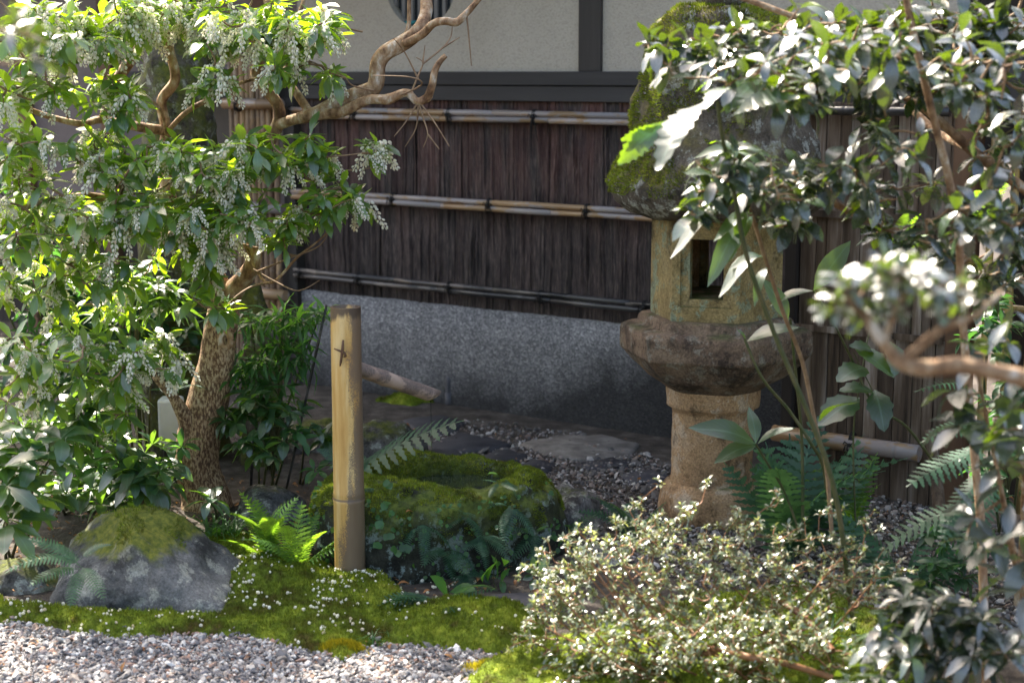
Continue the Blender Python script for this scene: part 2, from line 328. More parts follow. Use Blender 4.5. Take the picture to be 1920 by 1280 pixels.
def cedar_mat():
    m, nt, b = new_mat('cedar_bark'); v = coords(nt, (1, 1, .09)); r = rand(nt)
    c = ramp(nt, tex(nt, v, 150, 6, .75), [(.37, (.009, .008, .008)), (.47, (.036, .030, .028)), (.56, (.075, .062, .058)), (.70, (.17, .145, .135))])
    red = ramp(nt, tex(nt, v, 14, 5, .6), [(.38, 0), (.56, 1)]); co = nd(nt, 'ShaderNodeTexCoord'); s2 = nd(nt, 'ShaderNodeSeparateXYZ'); nt.links.new(co.outputs['Object'], s2.inputs[0])
    up = nd(nt, 'ShaderNodeMapRange', i_From_Min=.75, i_From_Max=1.35, i_To_Min=.12, i_To_Max=1); nt.links.new(s2.outputs[2], up.inputs[0])
    c = mixc(nt, math_(nt, 'MULTIPLY', math_(nt, 'MULTIPLY', red, up.outputs[0]), .8), c, mixc(nt, .5, c, (.17, .06, .045)))
    c = mixc(nt, 1.0, c, (1.0, .86, .80), 'MULTIPLY')
    blot = ramp(nt, tex(nt, coords(nt), 3.5, 6, .7), [(.36, .4), (.55, 1)]); c = mixc(nt, .75, c, blot, 'MULTIPLY')
    k = ramp(nt, r, [(0, .8), (1, 1.15)]); c = mixc(nt, 1.0, c, k, 'MULTIPLY')
    nt.links.new(c, b.inputs['Base Color']); b.inputs['Roughness'].default_value = .8
    bump(nt, b, tex(nt, v, 120, 5), .6, .003); return m
M['cedar'] = cedar_mat()
M['board'] = simple('weathered_board', [(.33, (.026, .018, .012)), (.46, (.09, .062, .042)), (.56, (.16, .122, .092)), (.70, (.33, .29, .25))], 17, (1, 1, .07), .85, .8, 60, .003, per_piece=.25)
M['board_dark'] = simple('dark_board', [(.3, (.018, .014, .012)), (.7, (.045, .036, .03))], 12, (1, 1, .07), .85, .6, 60, .003, per_piece=.25)  # darker brown board tone
M['soil'] = simple('damp_soil', [(.3, (.028, .022, .017)), (.5, (.064, .052, .042)), (.7, (.14, .12, .10))], 11, rough=.95, bmp=1, bscale=50, bdist=.02)
def pebble_mat(name, stops):
    m, nt, b = new_mat(name); c = ramp(nt, rand(nt), stops); nt.nodes[-1]
    c = mixc(nt, .5, c, ramp(nt, tex(nt, coords(nt), 150, 3), [(.3, .65), (.7, 1.1)]), 'MULTIPLY')
    nt.links.new(c, b.inputs['Base Color']); b.inputs['Roughness'].default_value = .7; return m
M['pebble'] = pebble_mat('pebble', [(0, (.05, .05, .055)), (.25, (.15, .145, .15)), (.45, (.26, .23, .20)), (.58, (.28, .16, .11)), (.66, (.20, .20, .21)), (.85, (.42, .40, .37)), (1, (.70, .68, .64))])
M['pebble_dark'] = pebble_mat('dark_pebble', [(0, (.06, .056, .054)), (.4, (.14, .125, .115)), (.6, (.17, .115, .09)), (.82, (.27, .25, .235)), (1, (.44, .41, .38))])  # darker, browner pebble tones
M['white'] = simple('white_enamel', [(.3, (.55, .56, .56)), (.7, (.66, .67, .67))], rough=.4, bmp=0)
M['black'] = simple('black_plastic', [(.3, (.015, .015, .016)), (.7, (.03, .03, .03))], rough=.5, bmp=0)
M['pvc'] = simple('grey_plastic_pipe', [(.3, (.05, .05, .055)), (.7, (.08, .08, .09))], rough=.6, bmp=0)
M['glass'] = simple('dim_glass', [(.3, (.02, .025, .03)), (.7, (.05, .055, .06))], 3, rough=.12, bmp=0, spec=.6)
M['teal'] = simple('teal_cloth', [(.3, (.02, .16, .17)), (.7, (.04, .28, .28))], rough=.7, bmp=0)
M['slat'] = simple('grey_slat', [(.3, (.14, .13, .125)), (.7, (.22, .21, .2))], 9, (1, 1, .1), .7, .3)
M['dryleaf'] = leaf_mat('dry_leaf', (.16, .06, .02), (.36, .18, .07), (.4, .2, .05), .2, .6, .3)
m, nt, b = new_mat('basin_water'); M['water'] = m
b.inputs['Base Color'].default_value = (.02, .03, .02, 1); b.inputs['Roughness'].default_value = .04
bump(nt, b, tex(nt, coords(nt), 25, 2), .15, .004)
m, nt, b = new_mat('water_drip'); M['drip'] = m
b.inputs['Roughness'].default_value = .02; b.inputs['Transmission Weight'].default_value = 1; b.inputs['IOR'].default_value = 1.33

# ------------------------------------------------------------ leaf templates and scatterers
def leaf_tpl(w=.4, n=4, fold=.15, curl=.15, tooth=0, shape=1.0, wave=0, pet=.06, blunt=.85):
    """leaf along +Y, length 1; returns V, T, UV"""
    V = [(0, 0, 0)]; UV = [(.5, 0)]; T = []
    for i in range(1, n):
        t = i/n; h = w/2*(math.sin(math.pi*t**shape)**blunt)
        if tooth and i % 2: h *= 1-tooth
        y = pet+(1-pet)*t; z = -curl*t*t*1.2+curl*.25*math.sin(math.pi*t); zz = z+fold*h+wave*math.sin(i*2.1)*h
        yy = y+(tooth*.12 if i % 2 == 0 else 0)
        V += [(-h, yy, zz), (0, y, z), (h, yy, zz)]; UV += [(0, t), (.5, t), (1, t)]
    V.append((0, 1, -curl)); UV.append((.5, 1)); L = len(V)-1
    T += [(0, 2, 1), (0, 3, 2)]
    for i in range(n-2):
        a = 1+3*i; b = a+3
        T += [(a, a+1, b+1), (a, b+1, b), (a+1, a+2, b+2), (a+1, b+2, b+1)]
    a = 1+3*(n-2); T += [(a, a+1, L), (a+1, a+2, L)]
    return np.array(V, float), np.array(T), np.array(UV, float)
def frame(d, up):
    d = np.asarray(d, float); d = d/np.linalg.norm(d); x = np.cross(d, up); nx = np.linalg.norm(x)
    if nx < 1e-4: x = np.array((1., 0, 0)); nx = 1
    x /= nx; z = np.cross(x, d); return np.stack([x, d, z], 1)
def xf(p, d, s, up=(0, 0, 1), roll=0):
    F = frame(d, np.asarray(up, float))
    if roll:
        c, sn = math.cos(roll), math.sin(roll); x = F[:, 0]*c+F[:, 2]*sn; z = -F[:, 0]*sn+F[:, 2]*c; F = np.stack([x, F[:, 1], z], 1)
    m = np.eye(4); m[:3, :3] = F*s; m[:3, 3] = p; return m
def merge(tpls, Ms, idx):
    Vs = []; Ts = []; U = []; base = 0; Ms = np.asarray(Ms); idx = np.asarray(idx)
    for k, (V, T, UV) in enumerate(tpls):
        sel = Ms[idx == k]
        if not len(sel): continue
        W_ = np.einsum('nij,vj->nvi', sel[:, :3, :3], V)+sel[:, None, :3, 3]
        n, v = W_.shape[:2]; Vs.append(W_.reshape(-1, 3)); Ts.append((T[None]+(np.arange(n)*v)[:, None, None]).reshape(-1, T.shape[1])+base)
        U.append(np.tile(UV, (n, 1))); base += n*v
    return np.concatenate(Vs), np.concatenate(Ts), np.concatenate(U)
def scatter(root, part, plural, tpls, mat, Ms, nind=300, minpx=10, size=1.0, idx=None, kindstuff=True):
    """largest pieces in view become parts of their own, the rest one part"""
    if not len(Ms): return
    Ms = np.asarray(Ms); L = np.array(root.location); Ms = Ms.copy(); world_p = Ms[:, :3, 3].copy(); Ms[:, :3, 3] -= L
    if idx is None: idx = rng.integers(0, len(tpls), len(Ms))
    idx = np.asarray(idx)
    px, py, d = proj(world_p); s = np.linalg.norm(Ms[:, :3, 1], axis=1)*FPX/d*size
    inside = (px > -20) & (px < 1940) & (py > -20) & (py < 1300)
    score = np.where(inside, s, 0); order = np.argsort(-score)
    ind = [i for i in order[:nind] if score[i] >= minpx]; rest = np.ones(len(Ms), bool); rest[ind] = False
    meshes = []
    for k, (V, T, UV) in enumerate(tpls):
        me = mesh_np(part, V, T, UV); me.materials.append(mat); meshes.append(me)
    for i in ind:
        o = bpy.data.objects.new(part, meshes[idx[i]]); COL.objects.link(o); o.parent = root
        o.matrix_local = Matrix(Ms[i].tolist())
    if rest.any():
        V, T, U = merge(tpls, Ms[rest], idx[rest]); o = obj(plural, mesh_np(plural, V, T, U), mat, root); o['kind'] = 'stuff'

def rdir(el0=-1, el1=1):
    a = random.uniform(0, 2*math.pi); z = random.uniform(el0, el1); r = math.sqrt(max(0, 1-z*z)); return np.array((r*math.cos(a), r*math.sin(a), z))
def whorl(c, axis, n, L, spread=(40, 85), droop=.25, jit=.15, steps=0.0):
    """leaves radiating round a shoot tip"""
    axis = np.asarray(axis, float); axis /= np.linalg.norm(axis); F = frame(axis, (.2, .1, .97)); out = []
    a0 = random.uniform(0, 6.28)
    for i in range(n):
        a = a0+i*2.4; el = R(random.uniform(*spread))
        d = axis*math.cos(el)+(F[:, 0]*math.cos(a)+F[:, 2]*math.sin(a))*math.sin(el)
        d = d+np.array((0, 0, -droop))*random.uniform(.4, 1.4); d += rdir()*jit
        p = c-axis*(steps*i/n)
        out.append(xf(p, d, L*random.uniform(.7, 1.15), roll=random.uniform(-.5, .5)))
    return out
def blob_points(blobs):
    """(px,py,depth, rx_px, ry_px, rdepth, count)"""
    out = []
    for px, py, Y, rx, ry, rd, n in blobs:
        c = P(px, py, Y)
        for _ in range(n):
            q = rdir()*random.random()**.4
            out.append(c+np.array((q[0]*rx*Y/FPX, q[1]*rd, q[2]*ry*Y/FPX)))
    return out
def grow(nodes, targets, r0=.0035, r1=.0013, wob=.15, maxlen=.6, sides=4):
    """join every target to the nearest wood by a curved twig; returns MB and shoot directions"""
    mb = MB(); N = [np.array(n) for n in nodes]; A = np.array(N); dirs = {}
    T = np.array(targets); left = list(range(len(T)))
    d0 = np.array([np.min(np.linalg.norm(A-t, axis=1)) for t in T]); left.sort(key=lambda i: d0[i])
    for i in left:
        t = T[i]; dd = np.linalg.norm(A-t, axis=1)+np.maximum(0, A[:, 2]-t[2])*.6; j = int(np.argmin(dd)); s = A[j]; L = np.linalg.norm(t-s)
        ax = (t-s)/(L+1e-9); side = rdir()*L*wob; mid1 = s+(t-s)*.35+side+np.array((0, 0, -.05*L)); mid2 = s+(t-s)*.7+side*.6
        pts, rr = smoothpath([s, mid1, mid2, t], [r0, r0*.8, (r0+r1)/2, r1], 3)
        mb.tube(pts, rr, sides, cap=False); e = (t-mid2); dirs[i] = e/(np.linalg.norm(e)+1e-9)
        A = np.vstack([A, np.array(pts[3:])])
    return mb, [dirs[i] for i in range(len(T))]
def wire(mb, root, mat, name='twigs'):
    o = shifted(mb, root).build(name, mat, root, smooth=True)
    if name in ('twigs', 'stems'): o['kind'] = 'stuff'
    return o
def limb(pts, sub=5):                            # [(px,py,Y,r_m)]
    p, r = smoothpath([P(a, b, Y) for a, b, Y, _ in pts], [q[3] for q in pts], sub); return p, r

# ============================================================ SETTING: ground
def gz(x, y): return .010*mnoise.noise(Vector((x*1.3, y*1.3, 3)))+.004*mnoise.noise(Vector((x*7, y*7, 3)))
xs = np.concatenate([np.linspace(-60, -3.2, 12), np.linspace(-3, 4, 180), np.linspace(4.2, 60, 12)])
ys = np.concatenate([np.linspace(-30, 2.8, 8), np.linspace(3, 8.5, 150), np.linspace(8.8, 90, 12)])
V = np.array([(x, y, gz(x, y) if (-3.1 < x < 4.1 and 2.9 < y < 8.6) else 0) for y in ys for x in xs]); nx = len(xs)
Fq = np.array([(j*nx+i, j*nx+i+1, (j+1)*nx+i+1, (j+1)*nx+i) for j in range(len(ys)-1) for i in range(nx-1)])
tag(obj('ground', mesh_np('ground', V, Fq), M['soil']), kind='structure')

def poly_sd(pts, x, y):                          # signed distance, positive inside
    n = len(pts); ins = np.zeros(x.shape, bool); dm = np.full(x.shape, 1e9)
    for i in range(n):
        x0, y0 = pts[i]; x1, y1 = pts[(i+1) % n]
        dx, dy = x1-x0, y1-y0; t = np.clip(((x-x0)*dx+(y-y0)*dy)/(dx*dx+dy*dy+1e-12), 0, 1)
        dm = np.minimum(dm, np.hypot(x-x0-t*dx, y-y0-t*dy))
        c = ((y0 > y) != (y1 > y)) & (x < (x1-x0)*(y-y0)/(y1-y0+1e-12)+x0); ins ^= c
    return np.where(ins, dm, -dm)
moss_polys = [
 [(-160, 1120), (0, 1130), (120, 1150), (300, 1168), (420, 1160), (425, 1100), (360, 1030), (450, 1000), (560, 1050), (640, 1075), (720, 1085), (770, 1130), (745, 1165), (700, 1200), (640, 1238), (560, 1215), (460, 1190), (330, 1196), (200, 1198), (60, 1172), (-160, 1160)],
 [(715, 1165), (800, 1140), (900, 1128), (990, 1150), (1030, 1200), (950, 1225), (860, 1222), (740, 1212), (690, 1195)],
 [(870, 1275), (940, 1240), (1100, 1200), (1300, 1130), (1500, 1100), (1650, 1150), (1750, 1300), (1700, 1400), (900, 1400)],
 [(712, 752), (770, 760), (815, 752), (810, 744), (740, 744)]]
moss_w = [[tuple(G(*p)[:2]) for p in q] for q in moss_polys]
mounds = [(700, 1120, .12, .03), (520, 1120, .15, .03), (850, 1175, .12, .028), (930, 1180, .10, .024), (480, 1110, .07, .05), (620, 1170, .1, .02), (230, 1165, .3, .015), (1300, 1230, .5, .03), (1000, 1240, .12, .015)]
mounds = [(*G(a, b)[:2], r, h) for a, b, r, h in mounds]
def moss_h(x, y, k):
    sd = poly_sd(moss_w[k], x, y); nse = np.array([mnoise.noise(Vector((a*9, b*9, 1)))*.6+mnoise.noise(Vector((a*28, b*28, 1)))*.5 for a, b in zip(x.ravel(), y.ravel())]).reshape(x.shape)
    sd = sd+nse*.035; e = np.clip(sd/.05, -1, 1); h = np.where(e > 0, .012+.014*e, .012+.05*e)
    for mx, my, r, mh in mounds: h = h+np.clip(e*2, 0, 1)*mh*np.exp(-((x-mx)**2+(y-my)**2)/(r*r))
    n3 = np.array([mnoise.noise(Vector((a*42, b*42, 7)))+.7*mnoise.noise(Vector((a*85, b*85, 3))) for a, b in zip(x.ravel(), y.ravel())]).reshape(x.shape)
    h = h+(nse*.012+n3*.0065)*np.clip(e*2, 0, 1); return h, sd
spike = (np.array([(-.13, 0, 0), (.13, 0, 0), (.02, 0, 1)]), np.array([(0, 1, 2)]), np.array([(0, 0), (1, 0), (.5, 1)]))
spike2 = (np.array([(-.2, 0, 0), (.2, 0, 0), (0, .12, 1), (0, .25, .6), (0, -.25, .55)]), np.array([(0, 1, 2), (0, 1, 3), (0, 1, 4)]), np.array([(0, 0), (1, 0), (.5, 1), (.5, 1), (.5, 1)]))
def spikes(pts, nrm, L, spread=.6):
    n = len(pts); d = nrm+rng.normal(0, spread*.5, (n, 3)); d /= np.linalg.norm(d, axis=1)[:, None]
    a = np.cross(d, rng.normal(0, 1, (n, 3))); a /= np.linalg.norm(a, axis=1)[:, None]; b = np.cross(d, a)
    s = L*rng.uniform(.35, 1.4, n); Mx = np.tile(np.eye(4), (n, 1, 1))
    Mx[:, :3, 0] = a*s[:, None]; Mx[:, :3, 1] = b*s[:, None]; Mx[:, :3, 2] = d*s[:, None]; Mx[:, :3, 3] = pts; return Mx
flower_pts = []
for k, pw in enumerate(moss_w):
    a = np.array(pw); x0, y0 = a.min(0)-.06; x1, y1 = a.max(0)+.06; st = .009
    X, Y = np.meshgrid(np.arange(x0, x1, st), np.arange(y0, y1, st)); H, SD = moss_h(X, Y, k)
    Z = H+np.array([gz(p, q) for p, q in zip(X.ravel(), Y.ravel())]).reshape(X.shape)
    V = np.stack([X, Y, Z], -1).reshape(-1, 3); nx = X.shape[1]; inside = (SD > -.05).reshape(-1)
    F = np.array([(j*nx+i, j*nx+i+1, (j+1)*nx+i+1, (j+1)*nx+i) for j in range(X.shape[0]-1) for i in range(nx-1)])
    F = F[inside[F].all(1)]
    area = (inside.sum())*st*st; n = int(area*60000 if k != 2 else area*26000)
    sel = rng.choice(np.nonzero((SD > -.015).reshape(-1))[0], n)
    pts = V[sel]+np.stack([rng.uniform(-st/2, st/2, n), rng.uniform(-st/2, st/2, n), np.full(n, -.001)], 1)
    cl = ['low green moss cushions between the boulder and the bamboo post', 'rounded moss mound in front of the small ferns', 'moss carpet under the foreground azalea', 'thin moss at the foot of the grey wall'][k]
    Ms = spikes(pts, np.array((0, 0, 1.)), .0105); v2, t2, _ = merge([spike], Ms, np.zeros(n, int))
    tri = np.concatenate([F[:, [0, 1, 2]], F[:, [0, 2, 3]]])
    o = obj('moss', mesh_np('moss', np.concatenate([V, v2]), np.concatenate([tri, t2+len(V)])), M['moss']); tag(o, cl, 'moss', kind='stuff')
    if k < 2:
        nf = int(area*(1500 if k == 0 else 420)); s2 = rng.choice(np.nonzero((SD > -.04).reshape(-1))[0], nf)
        keep = np.array([mnoise.noise(Vector((*(V[i][:2]*7), 5)))+random.uniform(-.35, .35) > -.02 for i in s2]); flower_pts.append(V[s2[keep]]+(0, 0, .006))
# golden moss tufts at the gravel edge
for (px, py, rx, ry, lab) in ((640, 1222, .05, .022, 'small golden yellow moss tuft on the edge of the sunlit gravel'), (950, 1258, .09, .03, 'yellow moss edge where the gravel meets the azalea'), (1360, 1240, .05, .03, 'bright yellow moss tuft under the azalea twigs')):
    c = G(px, py); n = 2600; q = rng.normal(0, .5, (n, 2)); p = np.stack([c[0]+q[:, 0]*rx, c[1]+q[:, 1]*ry, .022-.01*(q**2).sum(1)], 1)
    v2, t2, _ = merge([spike], spikes(p, np.array((0, 0, 1.)), .014), np.zeros(n, int))
    tag(obj('golden_moss', mesh_np('golden_moss', v2, t2), M['moss_yellow']), lab, 'moss', kind='stuff')

# gravel ------------------------------------------------------------
def ico():
    t = (1+5**.5)/2; v = np.array([(-1, t, 0), (1, t, 0), (-1, -t, 0), (1, -t, 0), (0, -1, t), (0, 1, t), (0, -1, -t), (0, 1, -t), (t, 0, -1), (t, 0, 1), (-t, 0, -1), (-t, 0, 1)])
    f = np.array([(0, 11, 5), (0, 5, 1), (0, 1, 7), (0, 7, 10), (0, 10, 11), (1, 5, 9), (5, 11, 4), (11, 10, 2), (10, 7, 6), (7, 1, 8), (3, 9, 4), (3, 4, 2), (3, 2, 6), (3, 6, 8), (3, 8, 9), (4, 9, 5), (2, 4, 11), (6, 2, 10), (8, 6, 7), (9, 8, 1)])
    return v/np.linalg.norm(v[0]), f
IV, IF = ico()
peb_t = []
for k in range(6):
    r_ = rng.uniform(.75, 1.2, (12, 1)); peb_t.append((IV*r_, IF, IV[:, :2]))
def pebbles(n, x0, x1, y0, y1, size, accept, zoff=0):
    x = rng.uniform(x0, x1, n); y = rng.uniform(y0, y1, n); ok = accept(x, y); x = x[ok]; y = y[ok]; n = len(x)
    s = size*np.exp(rng.normal(0, .42, n)); Ms = np.tile(np.eye(4), (n, 1, 1)); a = rng.uniform(0, 6.28, n); c, q = np.cos(a), np.sin(a)
    Ms[:, 0, 0] = c*s*rng.uniform(.9, 1.4, n); Ms[:, 1, 0] = q*s*1.1; Ms[:, 0, 1] = -q*s*rng.uniform(.7, 1, n); Ms[:, 1, 1] = c*s*.85; Ms[:, 2, 2] = s*rng.uniform(.5, .8, n)
    tilt = rng.normal(0, .35, (n, 2)); Ms[:, 2, 0] = tilt[:, 0]*s; Ms[:, 2, 1] = tilt[:, 1]*s
    z = np.array([gz(a_, b_) for a_, b_ in zip(x, y)]); Ms[:, 0, 3] = x; Ms[:, 1, 3] = y; Ms[:, 2, 3] = z+s*.3+rng.uniform(0, .006, n)+zoff
    return Ms, rng.integers(0, 6, n)
gravA = [tuple(G(*p)[:2]) for p in [(-350, 1130), (0, 1155), (60, 1170), (200, 1190), (330, 1185), (460, 1180), (560, 1200), (640, 1225), (760, 1205), (870, 1215), (1000, 1215), (1100, 1220), (1250, 1300), (1200, 1500), (-350, 1500)]]
def accA(x, y):
    nz = np.array([mnoise.noise(Vector((a*11, b*11, 4))) for a, b in zip(x, y)])
    return poly_sd(gravA, x, y)+rng.normal(0, .022, x.shape)+nz*.05 > 0
Ms, idx = pebbles(84000, -1.75, .75, 3.35, 4.35, .0040, accA); v2, t2, _ = merge(peb_t, Ms, idx)
tag(obj('gravel', mesh_np('gravel', v2, t2, smooth=False), M['pebble']), 'grey and white gravel strip along the front edge, brightest at its centre', 'gravel', kind='stuff')
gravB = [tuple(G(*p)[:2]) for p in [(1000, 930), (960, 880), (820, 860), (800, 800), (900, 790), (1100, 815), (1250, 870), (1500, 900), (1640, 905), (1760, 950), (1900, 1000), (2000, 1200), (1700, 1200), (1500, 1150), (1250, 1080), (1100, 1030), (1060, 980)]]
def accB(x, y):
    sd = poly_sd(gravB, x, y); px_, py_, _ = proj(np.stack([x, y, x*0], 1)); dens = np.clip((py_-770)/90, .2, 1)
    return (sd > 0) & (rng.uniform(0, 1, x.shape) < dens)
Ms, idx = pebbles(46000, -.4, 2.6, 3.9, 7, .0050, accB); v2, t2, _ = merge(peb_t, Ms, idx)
tag(obj('gravel', mesh_np('gravel', v2, t2, smooth=False), M['pebble_dark']), 'darker gravel round the foot of the stone lantern', 'gravel', kind='stuff')

# fallen blossoms
fp = np.concatenate(flower_pts); ex = []
for _ in range(350):
    px, py = random.uniform(380, 900), random.uniform(1010, 1190); ex.append(G(px, py)+(0, 0, .008))
for _ in range(60):
    ex.append(G(random.uniform(0, 330), random.uniform(1130, 1190))+(0, 0, .018))
fp = np.concatenate([fp, np.array(ex)]); n = len(fp); bell = (IV*np.array((1, 1, 1.25)), IF, IV[:, :2])
Ms = spikes(fp, np.array((0, 0, 1.)), .0040, 2.0); v2, t2, _ = merge([bell], Ms, np.zeros(n, int))
tag(obj('fallen_blossoms', mesh_np('fallen_blossoms', v2, t2), M['petal']), 'tiny white fallen bell flowers strewn over the moss', 'petals', kind='stuff')

lt_ = []
for _ in range(900):
    px, py = (random.uniform(-40, 640), random.uniform(900, 1120)) if random.random() < .75 else (random.uniform(600, 1100), random.uniform(1060, 1180))
    lt_.append(G(px, py)+(0, 0, random.uniform(.006, .02)))
for _ in range(260): lt_.append(G(random.uniform(650, 1900), random.uniform(790, 1100))+(0, 0, .012))
for _ in range(70): lt_.append(G(random.uniform(-20, 900), random.uniform(1180, 1280))+(0, 0, .012))
Ms = [xf(p, np.array((random.uniform(-1, 1), random.uniform(-1, 1), random.uniform(-.2, .5))), random.uniform(.008, .028), roll=random.uniform(-.8, .8)) for p in lt_]
v2, t2, u2 = merge([leaf_tpl(.45, 3, .4, .3), leaf_tpl(.2, 3, .2, .5)], Ms, rng.integers(0, 2, len(Ms)))
tag(obj('leaf_litter', mesh_np('leaf_litter', v2, t2, u2), M['dryleaf']), 'scattered bits of brown leaf litter on soil, moss and gravel', 'litter', kind='stuff')
# ============================================================ rocks
def rock_mesh(name, planes, size, rough=.05, sub=5, seed=0, soft=9.0, freq=3.0):
    """rounded convex boulder from cutting planes [(normal, distance)]"""
    import bmesh
    bm = bmesh.new(); bmesh.ops.create_icosphere(bm, subdivisions=sub, radius=1)
    N = np.array([np.array(p[0], float)/np.linalg.norm(p[0]) for p in planes]); D = np.array([p[1] for p in planes])
    for v in bm.verts:
        d = np.array(v.co); q = np.maximum(N@d, .02)/D; r = 1/((q**soft).sum()**(1/soft))
        p = d*r; r2 = 1+rough*(fbm(p+seed, freq, 5))+rough*.5*abs(mnoise.noise(Vector((p*freq*.6+seed+9).tolist())))
        v.co = Vector((p*r2*np.array(size)).tolist())
    me = bpy.data.meshes.new(name); bm.to_mesh(me); bm.free(); me.polygons.foreach_set('use_smooth', [True]*len(me.polygons)); return me
def tufts_on(me, loc, root, n, L, zmin, fn, mat='moss', name='moss'):
    me.calc_loop_triangles(); vv = np.zeros(len(me.vertices)*3, np.float32); me.vertices.foreach_get('co', vv); vv = vv.reshape(-1, 3)
    tt = np.zeros(len(me.loop_triangles)*3, np.int32); me.loop_triangles.foreach_get('vertices', tt); tt = tt.reshape(-1, 3)
    L = L*1.0; a, b, c = vv[tt[:, 0]], vv[tt[:, 1]], vv[tt[:, 2]]; cr = np.cross(b-a, c-a); ar = np.linalg.norm(cr, axis=1)+1e-12; nn = cr/ar[:, None]
    w = ar*(nn[:, 2] > zmin); k = rng.choice(len(tt), n, p=w/w.sum()); u = rng.random((n, 1)); v = rng.random((n, 1)); fl = u+v > 1; u = np.where(fl, 1-u, u); v = np.where(fl, 1-v, v)
    p = a[k]+(b[k]-a[k])*u+(c[k]-a[k])*v; keep = np.array([fn(q, m_) for q, m_ in zip(p, nn[k])]); p = p[keep]; q = nn[k][keep]
    v2, t2, _ = merge([spike], spikes(p, q, L), np.zeros(len(p), int)); o = obj(name, mesh_np(name, v2, t2), M[mat], root); o['kind'] = 'stuff'; return o
# big left boulder
c = G(255, 1140); c[1] += .10
root = empty('boulder', (c[0], c[1], 0), 'large pointed grey boulder with a cap of yellow green moss, front left', 'boulder')
pl = [((-.62, -.35, .72), .245), ((.62, -.1, .76), .235), ((0, -1, .22), .20), ((-1, -.2, .1), .30), ((1, -.3, .25), .36), ((0, 1, .2), .22), ((0, 0, -1), .08), ((.1, .2, 1), .30), ((.9, .2, .2), .42), ((-.5, -.9, .4), .26)]
me = rock_mesh('stone', pl, (.83, .85, .80), .13, 6, 3.3, 12, 4.5); obj('stone', me, M['rock'], root)
tufts_on(me, c, root, 15000, .009, .35, lambda q, n_: q[2] > .13 and fbm(q, 9)+(q[2]-.20)*9-abs(q[0]+.02)*2 > -.02, 'moss')
def small_rock(px, py, rx, ry, h, lab, mat='plain_rock', seed=1, name='rock', dy=.05, group=None, cat='rock'):
    c = G(px, py); o = obj(name, rock_mesh(name, [((-.7, -.3, .6), .8), ((.6, -.3, .7), .75), ((0, -1, .3), .8), ((0, 0, 1), .85), ((-1, .2, 0), .95), ((1, 0, .1), 1), ((0, 1, .3), .9), ((.4, -.8, .5), .85)], (rx, ry, h), .16, 4, seed, 8, 2.2), M[mat])
    o.location = (c[0], c[1]+dy, -h*.12); return tag(o, lab, cat, group)
small_rock(495, 975, .125, .12, .115, 'rounded bare grey rock between tree trunk and basin', seed=4, dy=.06)
small_rock(30, 1110, .13, .1, .10, 'dark rounded rock half hidden left of the big boulder', seed=6, mat='moss_rock')
small_rock(1078, 1000, .10, .16, .15, 'dark grey rock against the right end of the mossy basin', seed=8, mat='plain_rock', dy=.1)
small_rock(1120, 1060, .09, .08, .06, 'flat dark stone in front of the basin rock', seed=9, mat='plain_rock')
small_rock(700, 868, .19, .15, .17, 'craggy rock with a thin moss cap behind the bamboo post', seed=11, mat='moss_rock', dy=.12)
small_rock(590, 850, .2, .14, .14, 'low flat mossy rock left of the craggy rock behind the post', seed=12, mat='moss_rock', dy=.12)
small_rock(970, 1155, .14, .08, .05, 'dark flat stone between ferns and azalea', seed=13, mat='slab')
small_rock(650, 1160, .05, .04, .03, 'small grey stone set in the front moss', seed=15, mat='plain_rock')

# flat paving stones
slabs = [([(755, 790), (830, 782), (872, 796), (850, 815), (790, 818)], 'slate paving stone nearest the water pipe'),
 ([(800, 838), (860, 815), (925, 825), (960, 838), (905, 850), (830, 852)], 'wide slate paving stone behind the fern frond'),
 ([(760, 858), (850, 840), (880, 868), (800, 880)], 'slate stone right behind the basin rim'),
 ([(898, 866), (940, 842), (990, 858), (960, 880), (915, 884)], 'dark slate stone left of the pale slab'),
 ([(950, 884), (1000, 866), (1045, 872), (1030, 890), (970, 896)], 'narrow slate stone in front of the pale slab'),
 ([(975, 838), (1040, 822), (1130, 822), (1200, 838), (1180, 862), (1090, 868), (1040, 862)], 'broad pale brown stone slab before the grey wall'),
 ([(1075, 874), (1150, 862), (1190, 872), (1170, 886), (1105, 886)], 'slate stone behind the right end of the basin'),
 ([(1160, 896), (1215, 884), (1262, 898), (1240, 912), (1180, 910)], 'slate stone at the left foot of the lantern')]
for k, (pg, lab) in enumerate(slabs):
    mb = MB(); pts = [G(*p) for p in pg]; cc = sum(pts)/len(pts); ring = []
    for i in range(len(pts)):
        for t in (0, .33, .66): ring.append(pts[i]*(1-t)+pts[(i+1) % len(pts)]*t)
    n = len(ring); hh = .014 if k != 5 else .020; V = []
    for z, s in ((-.02, 1), (hh-.01, 1), (hh, .93)):
        for i, p in enumerate(ring): q = cc+(p-cc)*s*(1+.06*mnoise.noise(Vector((i*.7, k, 0)))); V.append((q[0], q[1], z+.006*mnoise.noise(Vector((q*14).tolist()))))
    V.append((cc[0], cc[1], hh+.004)); F = [(a*n+i, a*n+(i+1) % n, (a+1)*n+(i+1) % n, (a+1)*n+i) for a in (0, 1) for i in range(n)]+[(2*n+i, 2*n+(i+1) % n, 3*n) for i in range(n)]
    mb.add(V, F); tag(mb.build('paving_stone', M['slab'] if k != 5 else M['slab_brown'], smooth=True), lab, 'paving stone', 'flat stones behind the basin')

# ============================================================ house wall
ang = math.atan2(WD[1], WD[0])
wall = empty('house_wall', (WA[0], WA[1], 0), 'long garden wall with sand plaster, dark beam, cedar bark cladding, bamboo rails and grey concrete base', 'wall', rz=ang)
